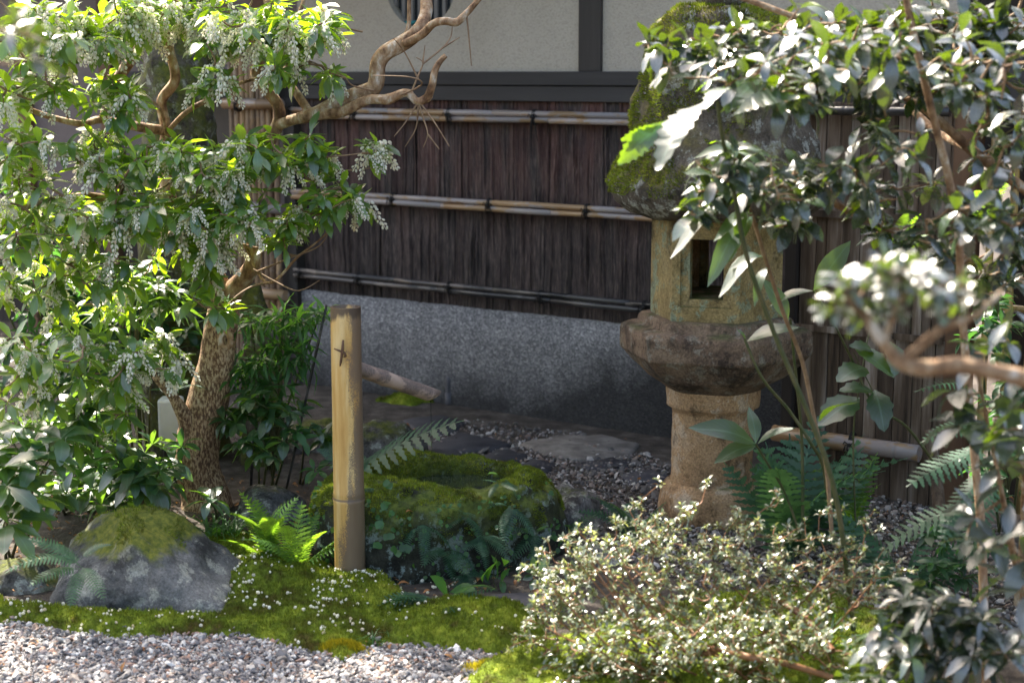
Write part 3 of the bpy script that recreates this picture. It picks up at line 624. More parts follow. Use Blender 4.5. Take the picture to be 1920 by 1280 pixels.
# local: x along the wall to the right, -y towards the viewer
S1 = 2.95
mb = MB(); n = 120
V = []; F = []
for i in range(n+1):
    x = -.02+(S1+.02)*i/n
    for z, y in ((-.2, -.02), (.1, -.012), (.3, -.004), (.455+.006*mnoise.noise(Vector((x*6, 0, 0))), 0), (.462, .06)): V.append((x, y+.006*mnoise.noise(Vector((x*4, z*5, 0))), z))
F = [(i*5+k, (i+1)*5+k, (i+1)*5+k+1, i*5+k+1) for i in range(n) for k in range(4)]
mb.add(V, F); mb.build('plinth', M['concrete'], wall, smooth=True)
# cedar bark sheets, in pieces, with real ridges
cuts = [0.0, .22, .49, .72, .98, 1.24, 1.46, 1.66, 1.92, 2.2, 2.45, 2.70, 2.95]; random.seed(5)
for a in range(len(cuts)-1):
    for tier, (z0, z1) in enumerate(((.425, .935), (.925, 1.39))):
        x0, x1 = cuts[a]+.0015, cuts[a+1]-.0015; y0 = .022-(.010 if tier else 0)+random.uniform(-.004, .004); st = .0042; nxs = int((x1-x0)/st); rows = 16; V = []; prof = []
        d = 0; bot = random.uniform(-.012, .014) if not tier else 0
        for i in range(nxs+1):
            if random.random() < .6: d = random.choice((0, .003, .006, .010, .014, .018))*random.uniform(.6, 1)
            prof.append(d)
        for j in range(rows+1):
            t = j/rows
            for i in range(nxs+1):
                x = x0+(x1-x0)*i/nxs; z = z0+bot*(1-t)+(z1-z0)*t
                if j == 0 and not tier: z += random.uniform(-.006, .006)
                sh = int(round(2.2*mnoise.noise(Vector((x*3, z*4, a))))); pr = prof[min(max(i+sh, 0), nxs)]
                k = .5+.5*mnoise.noise(Vector((x*30, z*5, a+tier*7)))*1.6
                V.append((x, y0+.004-pr*min(1.2, max(.1, k))-.004*mnoise.noise(Vector((x*5, z*6, 2))), z))
        w = nxs+1; F = [(j*w+i, j*w+i+1, (j+1)*w+i+1, (j+1)*w+i) for j in range(rows) for i in range(nxs)]
        MB().add(V, F).build('bark_sheet', M['cedar'], wall)
MB().box(-.02, S1, .03, .06, .3, 1.39).build('backing_board', M['postwood'], wall)
MB().box(-1.3, S1+.3, -.012, .05, 1.386, 1.4515, .0005).build('lower_beam', M['beam'], wall, bevel=.003)
MB().box(-1.3, S1+.3, -.022, .05, 1.454, 1.512, .0005).build('upper_beam', M['beam'], wall, bevel=.003)
# plaster with a round window
wc, wz = W(785, -35); wr = .205
x0, x1, z0, z1 = -.0, 1.615, 1.505, 2.86
ca_ = [math.atan2(b_-wz, a-wc) % (2*math.pi) for a in (x0, x1) for b_ in (z0, z1)]
angs = sorted([2*math.pi*k/48 for k in range(48)]+ca_); NS = len(angs); V = []
for t in angs: V.append((wc+wr*math.cos(t), .012, wz+wr*math.sin(t)))
for t in angs:
    c_, s_ = math.cos(t), math.sin(t); q = min((x1-wc if c_ > 0 else wc-x0)/max(abs(c_), 1e-6), (z1-wz if s_ > 0 else wz-z0)/max(abs(s_), 1e-6)); V.append((wc+q*c_, .012, wz+q*s_))
for t in angs: V.append((wc+wr*math.cos(t), .07, wz+wr*math.sin(t)))
F = [(k, (k+1) % NS, NS+(k+1) % NS, NS+k) for k in range(NS)]+[(k, 2*NS+k, 2*NS+(k+1) % NS, (k+1) % NS) for k in range(NS)]
MB().add(V, F).build('plaster_panel', M['plaster'], wall)
MB().box(1.725, S1+.3, .012, .03, 1.505, 2.86).build('plaster_panel', M['plaster'], wall)
MB().box(-1.3, S1+.3, .052, .07, 1.385, 1.516).build('beam_backing', M['beam'], wall)  # strip added behind the beams to block light through their gap
MB().box(x0, x1, .075, .09, 1.52, 2.86).build('plaster_backing', M['plaster'], wall)
# unseen overhang added above the view to cast shade by the wall
shade_eave = MB().add([(-3.6, .9, 3.017), (1.75, .9, 3.017), (1.75, -1.12, 2.62), (-3.6, -1.12, 2.62), (-3.6, .9, 3.057), (1.75, .9, 3.057), (1.75, -1.12, 2.66), (-3.6, -1.12, 2.66)], [(0, 1, 2, 3), (7, 6, 5, 4), (3, 2, 6, 7), (1, 0, 4, 5), (0, 3, 7, 4), (2, 1, 5, 6)]).build('roof', M['postwood'], wall)
for k in range(12):
    x = -3.5+k*.465; MB().add([(x+a, y, z+b_) for a in (-.025, .025) for y, z in ((.1, 2.855), (-1.08, 2.62)) for b_ in (-.06, 0)], [(0, 1, 3, 2), (4, 6, 7, 5), (0, 4, 5, 1), (2, 3, 7, 6), (0, 2, 6, 4), (1, 5, 7, 3)]).build('shade_rafter', M['postwood'], shade_eave)
MB().box(1.615, 1.725, -.006, .06, 1.5125, 2.86).build('wall_post', M['postwood'], wall, bevel=.003)
MB().box(-.075, -.003, -.03, .07, -.05, 1.386).build('corner_post', M['postwood'], wall, bevel=.003)
win = MB().box(wc-wr, wc+wr, .066, .069, wz-wr, wz+wr).build('round_window', M['glass'], wall)
for k in range(9):
    x = wc-wr+.03+k*.047; hh = math.sqrt(max(0, wr*wr-(x-wc)**2))
    if hh > .03: MB().box(x-.009, x+.009, .045, .06, wz-hh, wz+hh).build('window_bar', M['slat'], win)
for dx in (-.075, .075):
    mb = MB(); mb.tube([(wc+dx-.035, .03, wz-wr+.028), (wc+dx, .024, wz-wr+.020), (wc+dx+.035, .03, wz-wr+.030)], [.006, .013, .005], 8); mb.build('teal_ornament', M['teal'], win, smooth=True)
# bamboo rails: each pole a part, with nodes
def pole(p0, p1, r, name, mat, parent, node=.3, taper=0, n=12, seed=0, bow=0):
    p0 = np.array(p0, float); p1 = np.array(p1, float); L = np.linalg.norm(p1-p0); rs = random.Random(seed); t = [0]; rr = [r]
    x = rs.uniform(.3, 1)*node
    while x < L-.02:
        t += [(x-.012)/L, (x-.003)/L, x/L, (x+.004)/L, (x+.012)/L]; rr += [r, r*1.10, r*.97, r*1.07, r]; x += node*rs.uniform(.8, 1.15)
    t.append(1); rr.append(r); pts = [p0+(p1-p0)*a+np.array((0, 0, bow*math.sin(a*9+seed))) for a in t]; rr = [q*(1-taper*a) for q, a in zip(rr, t)]
    mb = MB().tube(pts, rr, n); return mb.build(name, M[mat], parent, smooth=True)
def tie(x, y, z, r, parent, hang=.03, tails=3, seed=0):
    rs = random.Random(seed+77); mb = MB()
    for dx in (-.006, .0, .006):
        pts = []
        for k in range(13):
            a = 2*math.pi*k/12; pts.append((x+dx+rs.uniform(-.001, .001), y-.001+(r*1.15)*math.cos(a), z+(r*2.15)*math.sin(a)))
        mb.tube(pts, .0028, 5, cap=False)
    mb.tube([(x-.012, y-r*1.2, z), (x, y-r*1.55, z+.002), (x+.013, y-r*1.2, z-.002)], [.004, .008, .004], 6)
    for k in range(tails):
        a = rs.uniform(-.03, .03); l = rs.uniform(.4, 1.2)*hang; mb.tube([(x, y-r*1.4, z), (x+a*.6, y-r*1.6, z-l*.3+.008), (x+a, y-r*1.2, z-l)], .0022, 4)
    for s in (-1, 1): mb.tube([(x, y-r*1.4, z), (x+s*.016, y-r*1.8, z+.014), (x+s*.024, y-r*1.4, z+.002)], .0022, 4)
    return mb.build('rope_tie', M['rope'], parent, smooth=True)
for zi, (z, mat, r, ties) in enumerate(((1.32, 'bamboo_rail', .0135, (-.02, .395, .946, 1.41, 1.92, 2.4)), (.93, 'bamboo_rail', .0130, (.1, .615, 1.167, 1.681, 2.2, 2.6)), (.545, None, .0118, (.02, .395, .94, 1.441, 1.97, 2.45)))):
    for s in (0, 1):
        zz = z+(r*1.02 if s == 0 else -r*1.02); segs = [(-.02, .62), (.6, 1.2), (1.19, 1.9), (1.88, 2.72)] if s == 0 else [(-.02, .9), (.88, 1.5), (1.49, 2.2), (2.19, 2.72)]
        for q, (a, b_) in enumerate(segs):
            mt = mat or ('bamboo_mid' if b_ < 1.3 else 'bamboo_dark')
            lastp = pole((a, -.018-r, zz), (b_, -.018-r, zz+random.uniform(-.002, .002)), r*random.uniform(.88, 1.02), 'bamboo_rail', mt, wall, .33, seed=zi*10+s*5+q, bow=.0012)
    for k, x in enumerate(ties): tie(x, -.014-r, z, r*1.1, lastp, .035 if k != 3 or zi else .10, 3, zi*10+k)
# left continuation of the house, seen through the leaves
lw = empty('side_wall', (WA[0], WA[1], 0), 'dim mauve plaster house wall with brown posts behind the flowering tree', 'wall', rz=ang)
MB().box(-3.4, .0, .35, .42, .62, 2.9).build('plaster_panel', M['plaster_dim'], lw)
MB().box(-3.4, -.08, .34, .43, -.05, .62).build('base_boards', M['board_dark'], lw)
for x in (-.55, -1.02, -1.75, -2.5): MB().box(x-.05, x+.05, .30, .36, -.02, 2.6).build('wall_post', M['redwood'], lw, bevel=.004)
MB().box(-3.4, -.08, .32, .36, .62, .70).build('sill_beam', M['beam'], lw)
MB().box(-.95, -.65, .325, .349, .72, 1.5).build('dark_opening_pane', M['glass'], lw)  # flat dark pane on the plaster, standing for an opening
# bamboo end screen
scr = empty('bamboo_screen', (WA[0], WA[1], 0), 'narrow upright screen of thin brown bamboo canes beside the wall corner', 'screen', rz=ang)
xs0 = W(456, 400)[0]; xs1 = W(541, 400)[0]
for k in range(9):
    x = -.385+k*.0365; pole((x, -.06-.005*(k % 2), -.02), (x+random.uniform(-.006, .006), -.06, 1.62), random.uniform(.0125, .0165), 'bamboo_cane', 'bamboo_screen', scr, .22, seed=100+k)
for z in (1.36, .86, .44):
    pole((-.40 if z > .5 else -.27, -.098, z), (-.015, -.098, z), .026, 'cross_bamboo', 'bamboo_rail', scr, .3, seed=int(z*50)); tie(-.245 if z < .5 else -.3, -.098, z, .018, scr, .05, 2, int(z*10))
# water pipe
c = G(843, 757); root = empty('water_pipe', (c[0], c[1], 0), 'short grey plastic pipe elbow rising at the foot of the concrete base', 'pipe')
MB().tube([(0, 0, -.03), (0, 0, .055)], .021, 16).build('lower_sleeve', M['pvc'], root, smooth=True)
p, r_ = smoothpath([(0, 0, .05), (0, 0, .09), (.0, .004, .118), (.008, .025, .136), (.02, .07, .14)], [.018]*5, 4); MB().tube(p, r_, 16).build('elbow', M['pvc'], root, smooth=True)

# ============================================================ plank fence on the right
OFF = .40
fl = WA+WN*OFF*1.0
def F_(px, py): return W(px, py, OFF)
fence = empty('plank_fence', (fl[0], fl[1], 0), 'weathered grey brown upright plank fence right of the stone lantern with a stout bamboo rail', 'fence', rz=ang)
sL = F_(1497, 500)[0]; sR = F_(1765, 700)[0]
zt = [F_(1500, 190)[1], F_(1500, 398)[1], F_(1545, 617)[1]]
random.seed(9)
for tier, (z0, z1, y) in enumerate(((zt[1]-.01, zt[0], 0), (zt[2]-.01, zt[1], .008), (-.04, zt[2], .0))):
    x = sL+(0 if tier < 2 else .02)
    while x < sR:
        w = random.uniform(.035, .066); yy = y+random.uniform(0, .007)
        V = [(x+.0012, yy, z0+random.uniform(0, .006)), (x+w-.0012, yy+random.uniform(-.002, .002), z0+random.uniform(0, .006))]
        mb = MB(); mb.box(x+.0012, x+w-.0012, yy, yy+.014, z0+random.uniform(0, .008), z1-random.uniform(0, .006), .0008)
        mb.build('board', M['board'], fence, bevel=.0015); x += w
for z in (zt[1], zt[2]): MB().box(sL, sR, -.006, -.001, z-.012, z+.012, .001).build('batten', M['board'], fence)
MB().box(sL-.01, sR, .02, .04, 0, zt[0]).build('backing_board', M['board_dark'], fence)
MB().box(sL-.05, sL-.005, -.01, .05, -.02, zt[0]+.02).build('fence_post', M['board_dark'], fence, bevel=.003)
a = F_(1520, 812); b_ = F_(1732, 850); zr = (a[1]+b_[1])/2
pole((sL-.06, -.04, zr), (b_[0], -.04, zr), .030, 'bamboo_rail', 'bamboo_rail', fence, .33, seed=41, n=16); tie(F_(1607, 835)[0], -.04, zr, .020, fence, .05, 3, 5)
pole((sL-.05, -.03, zt[0]-.03), (sR, -.03, zt[0]-.03), .016, 'bamboo_rail', 'bamboo_dark', fence, .3, seed=42); tie(sL+.03, -.035, zt[0]+.0, .022, fence, .04, 2, 3)
# posts and bamboo lattice gate further right
root = empty('leaning_stake', tuple(G(1765, 1000)), 'pale grey forked wooden stake leaning at the right end of the plank fence', 'stake')
p = [G(1765, 1000), P(1755, 900, 5.15), P(1742, 805, 5.2)]; wire(MB().tube(*smoothpath(p, [.022, .021, .017], 6), 9, bump=.12), root, M['board'], 'shaft')
gate = empty('lattice_gate', (fl[0], fl[1], 0), 'yellow bamboo lattice gate with dark lintel at the far right', 'gate', rz=ang)
gx = F_(1835, 500)[0]
MB().box(sR+.01, sR+.09, -.01, .07, -.04, 1.5).build('gate_post', M['redwood'], gate, bevel=.004)
MB().box(sR+.0, gx+1.3, .0, .08, 1.40, 1.56).build('lintel', M['beam'], gate, bevel=.004)
for k in range(12):
    x = gx-.05+k*.075; pole((x, .03, .02), (x, .03, 1.385), .0135, 'bamboo_cane', 'bamboo_yellow', gate, .25, seed=60+k)
for z in (.35, .72, 1.02): pole((gx-.1, .055, z), (gx+1.1, .055, z), .012, 'cross_bamboo', 'bamboo_yellow', gate, .3, seed=int(z*31))
for k in range(11): MB().box(sR+.11+k*.13, sR+.235+k*.13, .30, .32, -.05, 2.3).build('back_plank', M['board_dark'], gate)
for k in range(5): MB().box(sL-.3+k*.26, sL-.045+k*.26, .42, .44, 1.2, 2.4).build('back_plank', M['board_dark'], gate)

# ============================================================ stone lantern
LC = np.array((.685, 5.22, 0)); LROT = R(13)
lan = empty('stone_lantern', tuple(LC), 'tall mossy hexagonal stone lantern with square window, ochre light box and round shaft', 'stone lantern')
def hexring(Rr, z, rnd=0, n=10, rot=LROT):
    out = []
    for k in range(6):
        a0 = rot+k*math.pi/3; a1 = a0+math.pi/3; p0 = np.array((math.sin(a0), -math.cos(a0))); p1 = np.array((math.sin(a1), -math.cos(a1)))
        for i in range(n):
            p = p0+(p1-p0)*(i/n); l = np.linalg.norm(p); q = p*(1-rnd)+p/l*rnd*.95; out.append((q[0]*Rr, q[1]*Rr, z))
    return out
def loft(rings, rough=.004, freq=14, cap=True, seed=0):
    mb = MB(); n = len(rings[0]); V = []
    for rg in rings:
        for p in rg:
            q = np.array(p); l = math.hypot(q[0], q[1])+1e-6; d = rough*fbm(q+seed, freq, 4); q = q+np.array((q[0]/l*d, q[1]/l*d, d*.5)); V.append(q)
    F = [(a*n+i, a*n+(i+1) % n, (a+1)*n+(i+1) % n, (a+1)*n+i) for a in range(len(rings)-1) for i in range(n)]
    if cap: F += [tuple(range(n-1, -1, -1)), tuple((len(rings)-1)*n+i for i in range(n))]
    return mb.add(V, F)
def dense(prof, step=.012):                       # (z, R, round)
    out = []
    for (z0, r0, q0), (z1, r1, q1) in zip(prof, prof[1:]):
        n = max(1, int(math.hypot(z1-z0, r1-r0)/step))
        for k in range(n): t = k/n; out.append((z0+(z1-z0)*t, r0+(r1-r0)*t, q0+(q1-q0)*t))
    out.append(prof[-1]); return out
def stonepart(name, prof, mat, rough=.004, freq=14, n=10, seed=0):
    o = loft([hexring(r, z, q, n) for z, r, q in dense(prof)], rough, freq, seed=seed).build(name, M[mat], lan, smooth=True); return o
stonepart('base_ring', [(-.03, .185, .8), (.03, .19, .8), (.10, .18, .85), (.135, .155, 1)], 'lantern_shaft', .008, 10)
stonepart('shaft', [(.12, .147, 1), (.16, .146, 1), (.37, .145, 1), (.385, .148, 1), (.395, .166, 1), (.46, .168, 1), (.465, .16, 1)], 'lantern_shaft', .003, 20)
stonepart('platform', [(.455, .17, .7), (.475, .20, .55), (.50, .245, .4), (.54, .29, .2), (.572, .318, .06), (.576, .325, .05), (.585, .328, .04), (.645, .330, .03), (.66, .325, .05), (.668, .31, .1), (.672, .275, .1), (.676, .268, .05), (.695, .262, .05), (.704, .25, .1)], 'lantern', .005, 16)
roof = stonepart('roof', [(1.03, .20, .2), (1.035, .27, .4), (1.05, .32, .5), (1.08, .362, .5), (1.115, .385, .5), (1.15, .384, .5), (1.18, .366, .5), (1.24, .335, .5), (1.34, .308, .5), (1.46, .285, .55), (1.57, .262, .6), (1.64, .24, .6), (1.69, .205, .6), (1.715, .16, .7), (1.72, .07, .8)], 'lantern_roof', .016, 9)
tufts_on(roof.data, LC, lan, 70000, .011, -.2, lambda q, n_: (fbm(q, 8)+ (.45 if q[2] > 1.64 else 0) - (q[0]+.18)*2.2 > -.05) and q[2] > 1.07, 'moss', 'roof_moss')
stonepart('finial', [(1.715, .07, 1), (1.74, .09, 1), (1.77, .075, 1), (1.79, .05, 1), (1.82, .08, 1), (1.88, .085, 1), (1.93, .05, 1), (1.97, .01, 1)], 'lantern_roof', .004, 12)
# light box with a real window
BR, BZ0, BZ1 = .222, .702, 1.045; mb = MB(); mi = MB()
for k in range(6):
    a0 = LROT+k*math.pi/3; a1 = a0+math.pi/3; p0 = np.array((math.sin(a0)*BR, -math.cos(a0)*BR)); p1 = np.array((math.sin(a1)*BR, -math.cos(a1)*BR))
    nrm = (p0+p1); nrm = nrm/np.linalg.norm(nrm)
    def pt(u, z, dep=0): q = p0+(p1-p0)*u-nrm*dep; return (q[0], q[1], z)
    if k == 5 or k == 2:
        lv = [(0, 1, BZ0, BZ1, 0), (.12, .88, BZ0+.050, BZ1-.035, 0), (.12, .88, BZ0+.050, BZ1-.035, .012), (.25, .75, BZ0+.075, BZ1-.072, .014), (.25, .75, BZ0+.075, BZ1-.072, .06)]
        V = []
        for u0, u1, z0, z1, dd in lv: V += [pt(u0, z0, dd), pt(u1, z0, dd), pt(u1, z1, dd), pt(u0, z1, dd)]
        F = [(a*4+i, a*4+(i+1) % 4, a*4+4+(i+1) % 4, a*4+4+i) for a in range(4) for i in range(4)]; mb.add(V, F)
    else: mb.add([pt(0, BZ0), pt(1, BZ0), pt(1, BZ1), pt(0, BZ1)], [(0, 1, 2, 3)])
o = mb.build('light_box', M['lantern_box'], lan)
ri = [hexring(.165, z, 0, 1) for z in (BZ0+.03, BZ1-.02)]
mi.add([p for r_ in ri for p in r_], [(5, 4, 3, 2, 1, 0), (6, 7, 8, 9, 10, 11)]+[(i, 6+i, 6+(i+1) % 6, (i+1) % 6) for i in (0, 1, 3, 4)])
mi.add([p for z in (BZ0+.074,) for p in hexring(.17, z, 0, 1)], [(0, 1, 2, 3, 4, 5)]); mi.build('inner_chamber', M['lantern_shaft'], lan)

# ============================================================ water basin
BC = np.array((-.245, 4.86, 0)); bas = empty('water_basin', tuple(BC), 'low moss covered stone water basin with a small pool behind the bamboo post', 'basin')
prof = [(0, .12), (.3, .12), (.40, .16), (.44, .20), (.49, .232), (.60, .250), (.74, .252), (.84, .232), (.91, .19), (.96, .13), (1.0, .05), (1.02, -.04)]
def pat(t):
    x = t*(len(prof)-1); i = min(int(x), len(prof)-2); u = x-i; return prof[i][0]*(1-u)+prof[i+1][0]*u, prof[i][1]*(1-u)+prof[i+1][1]*u
NA, NR = 130, 60; V = []
for j in range(NR+1):
    r0, z0 = pat(j/NR)
    for i in range(NA):
        a = 2*math.pi*i/NA; ca, sa = math.cos(a), math.sin(a)
        rx = .405*(1+.07*math.sin(2*a+.6)); ry = .33*(1+.05*math.cos(3*a)); z = z0
        if r0 > .42: z += -.012*max(0, sa)*max(0, min(1, (r0-.5)*4))+.014*math.sin(3*a+2)*(z0 > .1)-.014*max(0, math.cos(a+1.1))*max(0, min(1, (r0-.5)*4))
        hx = .06*max(0, min(1, (.85-r0)*3))
        p = np.array((ca*rx*r0+hx, sa*ry*r0+.03*max(0, min(1, (.85-r0)*3)), z)); k = min(1, r0*1.6); p = p*(1+.075*k*fbm(p, 6, 5)); p[2] += .012*fbm(p+5, 16, 4)*k; V.append(p)
F = np.array([(j*NA+i, j*NA+(i+1) % NA, (j+1)*NA+(i+1) % NA, (j+1)*NA+i) for j in range(NR) for i in range(NA)])
F = F[:, ::-1]; bme = mesh_np('stone', V, F); obj('stone', bme, M['basin'], bas)
mb = MB(); mb.add([(math.cos(t)*.20+.06, math.sin(t)*.16+.03, .196) for t in np.linspace(0, 6.283, 40, endpoint=False)], [tuple(range(40))]); mb.build('water_surface', M['water'], bas)
# flip check: outward normals
bme.calc_loop_triangles()
if sum(p.normal.z*p.area for p in bme.polygons) < 0: bme.flip_normals()
tufts_on(bme, BC, bas, 110000, .0085, .05, lambda q, n_: (q[2] > .215 or (q[2] > .10 and fbm(q, 11)+(q[2]-.2)*5+(.35 if q[0] < -.25 else 0) > -.1)) and not (q[1] < -.02 and q[2] < .25 and fbm(q+3, 7) > .12), 'moss')

# bamboo post with spout --------------------------------------------
pc = G(657, 1082); post = empty('bamboo_post', tuple(pc), 'thick upright yellow bamboo post with water spout beside the basin', 'bamboo post')
pr = .0465; mb = MB(); zb = [-.02, .245, .252, .256, .262, .27, .3]; H_ = P(656, 575, pc[1])[2]
pts = [(0, 0, -.03), (0, 0, .06), (0, 0, .238), (0, 0, .250), (0, 0, .2535), (0, 0, .258), (0, 0, .272), (0, 0, .4), (0, 0, .6), (0, 0, H_-.012), (0, 0, H_)]
rr = [pr*1.0, pr, pr*1.0, pr*1.06, pr*.985, pr*1.045, pr*.985, pr*.985, pr*.97, pr*.965, pr*.96]
mb.tube(pts, rr, 48, cap=False)
n = 48; V = []
for z, r_ in ((H_, pr*.96), (H_+.001, pr*.82), (H_-.10, pr*.82)): V += [(math.cos(2*math.pi*k/n)*r_, math.sin(2*math.pi*k/n)*r_, z) for k in range(n)]
mb.add(V, [(a*n+i, a*n+(i+1) % n, (a+1)*n+(i+1) % n, (a+1)*n+i) for a in (0, 1) for i in range(n)]+[tuple(range(2*n, 3*n))])
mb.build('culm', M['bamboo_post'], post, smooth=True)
a = P(640, 660, pc[1]-.05)-pc; mb = MB()
mb.tube([a+(.006, -.0, .036), a+(.004, -.004, .01), a+(-.002, -.002, -.03), a+(-.005, .0, -.042)], [.003, .0045, .004, .0015], 6)
mb.tube([a+(-.022, .012, .008), a+(-.008, -.004, .006), a+(.010, -.004, -.002), a+(.013, -.001, -.012), a+(.006, -.002, -.014)], [.002, .003, .004, .004, .002], 6)
mb.build('twine_knot', M['redwood'], post, smooth=True)
s0 = P(668, 690, pc[1]+.06)-pc; s1 = P(803, 738, pc[1]+.22)-pc; ax = (s1-s0)/np.linalg.norm(s1-s0)
mb = MB(); ptl = []; rl = []
for t in np.linspace(0, 1, 14): ptl.append(s0+(s1-s0)*t); rl.append(.0225*(1+(.10 if abs(t-.36) < .04 else 0)))
mb.tube(ptl, rl, 20, cap=False, bump=.03)
nb = 20; V = []
up = np.array((0, 0, 1)); sd_ = np.cross(ax, up); sd_ /= np.linalg.norm(sd_); up = np.cross(sd_, ax)
for dpt, rad in ((0, .0225), (0, .0175), (-.12, .0175)):
    for k in range(nb):
        w = 2*math.pi*k/nb; sl = (.020 if dpt == 0 else 0)*(math.sin(w)); V.append(s1+ax*(dpt+.02+sl)+(sd_*math.cos(w)+up*math.sin(w))*rad)
V2 = [ptl[-1]+(sd_*math.cos(2*math.pi*k/nb)+up*math.sin(2*math.pi*k/nb))*.0224 for k in range(nb)]
mb.add(V2+V, [(a*nb+i, a*nb+(i+1) % nb, (a+1)*nb+(i+1) % nb, (a+1)*nb+i) for a in range(3) for i in range(nb)]+[tuple(range(3*nb, 4*nb))])
sp = mb.build('spout', M['spout'], post, smooth=True)
tip = pc+s1+ax*.01-np.array((0, 0, .015))
mb = MB(); o = MB().tube([tip, (tip[0]+.002, tip[1], .3), (tip[0]+.003, tip[1], .215)], [.0009, .0007, .0006], 6); tag(shifted(o, post).build('water_thread', M['drip'], sp, smooth=True))
# black pole
b0 = P(535, 925, 5.35); b1 = P(612, 572, 5.25); root = empty('garden_stake', tuple(b0), 'thin black bamboo stake slanting left of the bamboo post', 'stake')
o = pole(b0-b0, b1-b0, .0048, 'cane', 'bamboo_dark', root, .14, seed=5, n=8)
b0 = P(470, 925, 5.6); root = empty('garden_stake', tuple(b0), 'short black stake among the leaves beside the tree trunk', 'stake'); pole((0, 0, 0), P(474, 815, 5.6)-b0, .006, 'cane', 'bamboo_dark', root, .14, seed=6, n=8)
# white garden lamp behind the trunk
c = G(322, 905); c[1] = 5.75; lamp = empty('garden_lamp', (c[0]-.06, 5.7, 0), 'white box shaped low garden lamp behind the forked tree trunk', 'garden lamp')
lx = P(322, 800, 5.7)[0]-lamp.location[0]
MB().box(lx-.03, lx+.03, -.03, .03, 0, P(0, 840, 5.7)[2]).build('base', M['black'], lamp, bevel=.006)
MB().box(lx-.042, lx+.042, -.042, .042, P(0, 838, 5.7)[2], P(0, 745, 5.7)[2]).build('lamp_head', M['white'], lamp, bevel=.01)

# ============================================================ old mossy trunk behind, with unseen foliage added above for shade
def tree_tube(root, name, mat, pts, rads, n=14, bump_=.1, sub=7, freq=8):
    p, r = smoothpath(pts, rads, sub); return shifted(MB().tube(p, r, n, bump=bump_, freq=freq), root).build(name, M[mat], root, smooth=True), p
t0 = np.array((P(330, 400, 6.15)[0], 6.15, 0)); old = empty('old_tree', tuple(t0), 'big old lichen covered tree trunk behind the flowering tree, unseen foliage added above the view for shade', 'tree')
M['oldbark'] = mossy_mat('lichen_bark', [(.3, (.035, .03, .026)), (.55, (.09, .078, .066)), (.8, (.2, .19, .17))], -1, .2, .35, scale=5)
_, tp = tree_tube(old, 'trunk', 'oldbark', [t0+(0, 0, -.05), P(335, 500, 6.15), P(335, 200, 6.15), P(325, 40, 6.2), np.array((-1.35, 6.3, 2.3)), np.array((-1.2, 6.4, 3.2)), np.array((-.9, 6.5, 4.2))], [.19, .16, .14, .135, .12, .09, .03], 18, .16)
shade_crown_limbs = [[(-1.3, 6.3, 2.5), (-.9, 6.0, 2.9), (-.4, 5.6, 3.1), (.1, 5.2, 3.2)], [(-1.3, 6.3, 2.6), (-1.7, 5.8, 2.9), (-2.2, 5.4, 3.1)], [(-1.1, 6.4, 3.2), (-.5, 6.3, 3.6), (.2, 6.0, 3.8), (.7, 5.6, 3.7)]]
cn = []
for L_ in shade_crown_limbs: _, q = tree_tube(old, 'limb', 'oldbark', [np.array(a, float) for a in L_], list(np.linspace(.055, .012, len(L_))), 8, .1); cn += q
shade_crown = []
for cx, cy, cz, rx, ry, rz_, n in ((-.5, 6.0, 3.2, .5, .4, .25, 36), (.0, 5.6, 3.3, .5, .4, .3, 30), (.45, 5.7, 3.7, .5, .4, .3, 40), (-.6, 6.6, 3.9, .7, .4, .4, 50), (-2.2, 5.9, 3.4, .4, .4, .3, 20)):
    for _ in range(n): q = rdir()*random.random()**.35; shade_crown.append(np.array((cx+q[0]*rx, cy+q[1]*ry, cz+q[2]*rz_)))
mb, dirs = grow(cn, shade_crown, .008, .002); wire(mb, old, M['twig'])
Ms = []
for c, d in zip(shade_crown, dirs): Ms += whorl(c, d, 12, .085, (30, 95), .2, .3, .05)
scatter(old, 'leaf', 'shade_crown', [leaf_tpl(.4, 3, .15, .2), leaf_tpl(.45, 3, .1, .1)], M['dark_shrub'], Ms, 0)
# broken mossy stump post
c = P(482, 760, 6.0); st_ = empty('mossy_stump', (c[0], 6.0, 0), 'dark mossy broken stump behind the bamboo grass by the wall corner', 'stump')
tree_tube(st_, 'trunk', 'oldbark', [np.array((c[0], 6.0, -.03)), P(495, 680, 6.0), P(478, 600, 6.0), P(468, 535, 6.0)], [.085, .075, .06, .045], 16, .2)

# ============================================================ flowering andromeda tree
tb = P(388, 962, 5.35); tb[2] = 0
pier = empty('flowering_tree', tuple(tb), 'twisting multi stemmed tree with hanging white bell flowers on the left', 'tree')
D = 5.3; nodes = []
def L(pts, name='limb', mat='limb', n=10, bump_=.10, sub=6):
    p, r = limb(pts, sub); shifted(MB().tube(p, r, n, bump=bump_, freq=14), pier).build(name, M[mat], pier, smooth=True); nodes.extend(p[::2]); return p
p, r = limb([(392, 985, 5.33, .105), (385, 930, 5.35, .085), (368, 865, 5.35, .078), (380, 790, 5.35, .074), (398, 720, 5.35, .066), (410, 650, 5.34, .060), (418, 590, 5.32, .055), (425, 540, 5.3, .048)], 10)
shifted(MB().tube(p, r, 22, bump=.07, freq=10), pier).build('trunk', M['bark'], pier, smooth=True); nodes += p[60:]
L([(360, 850, 5.33, .05), (350, 790, 5.3, .03), (325, 745, 5.25, .018), (290, 705, 5.2, .010)], mat='bark')
mb = MB(); kc = P(424, 636, 5.25); p_ = []
for k in range(13): t = 2*math.pi*k/12; p_.append(kc+np.array((.018*math.cos(t), -.008, .026*math.sin(t))))
shifted(mb.tube(p_, .012, 8, cap=False), pier).build('knot', M['limb'], pier, smooth=True)
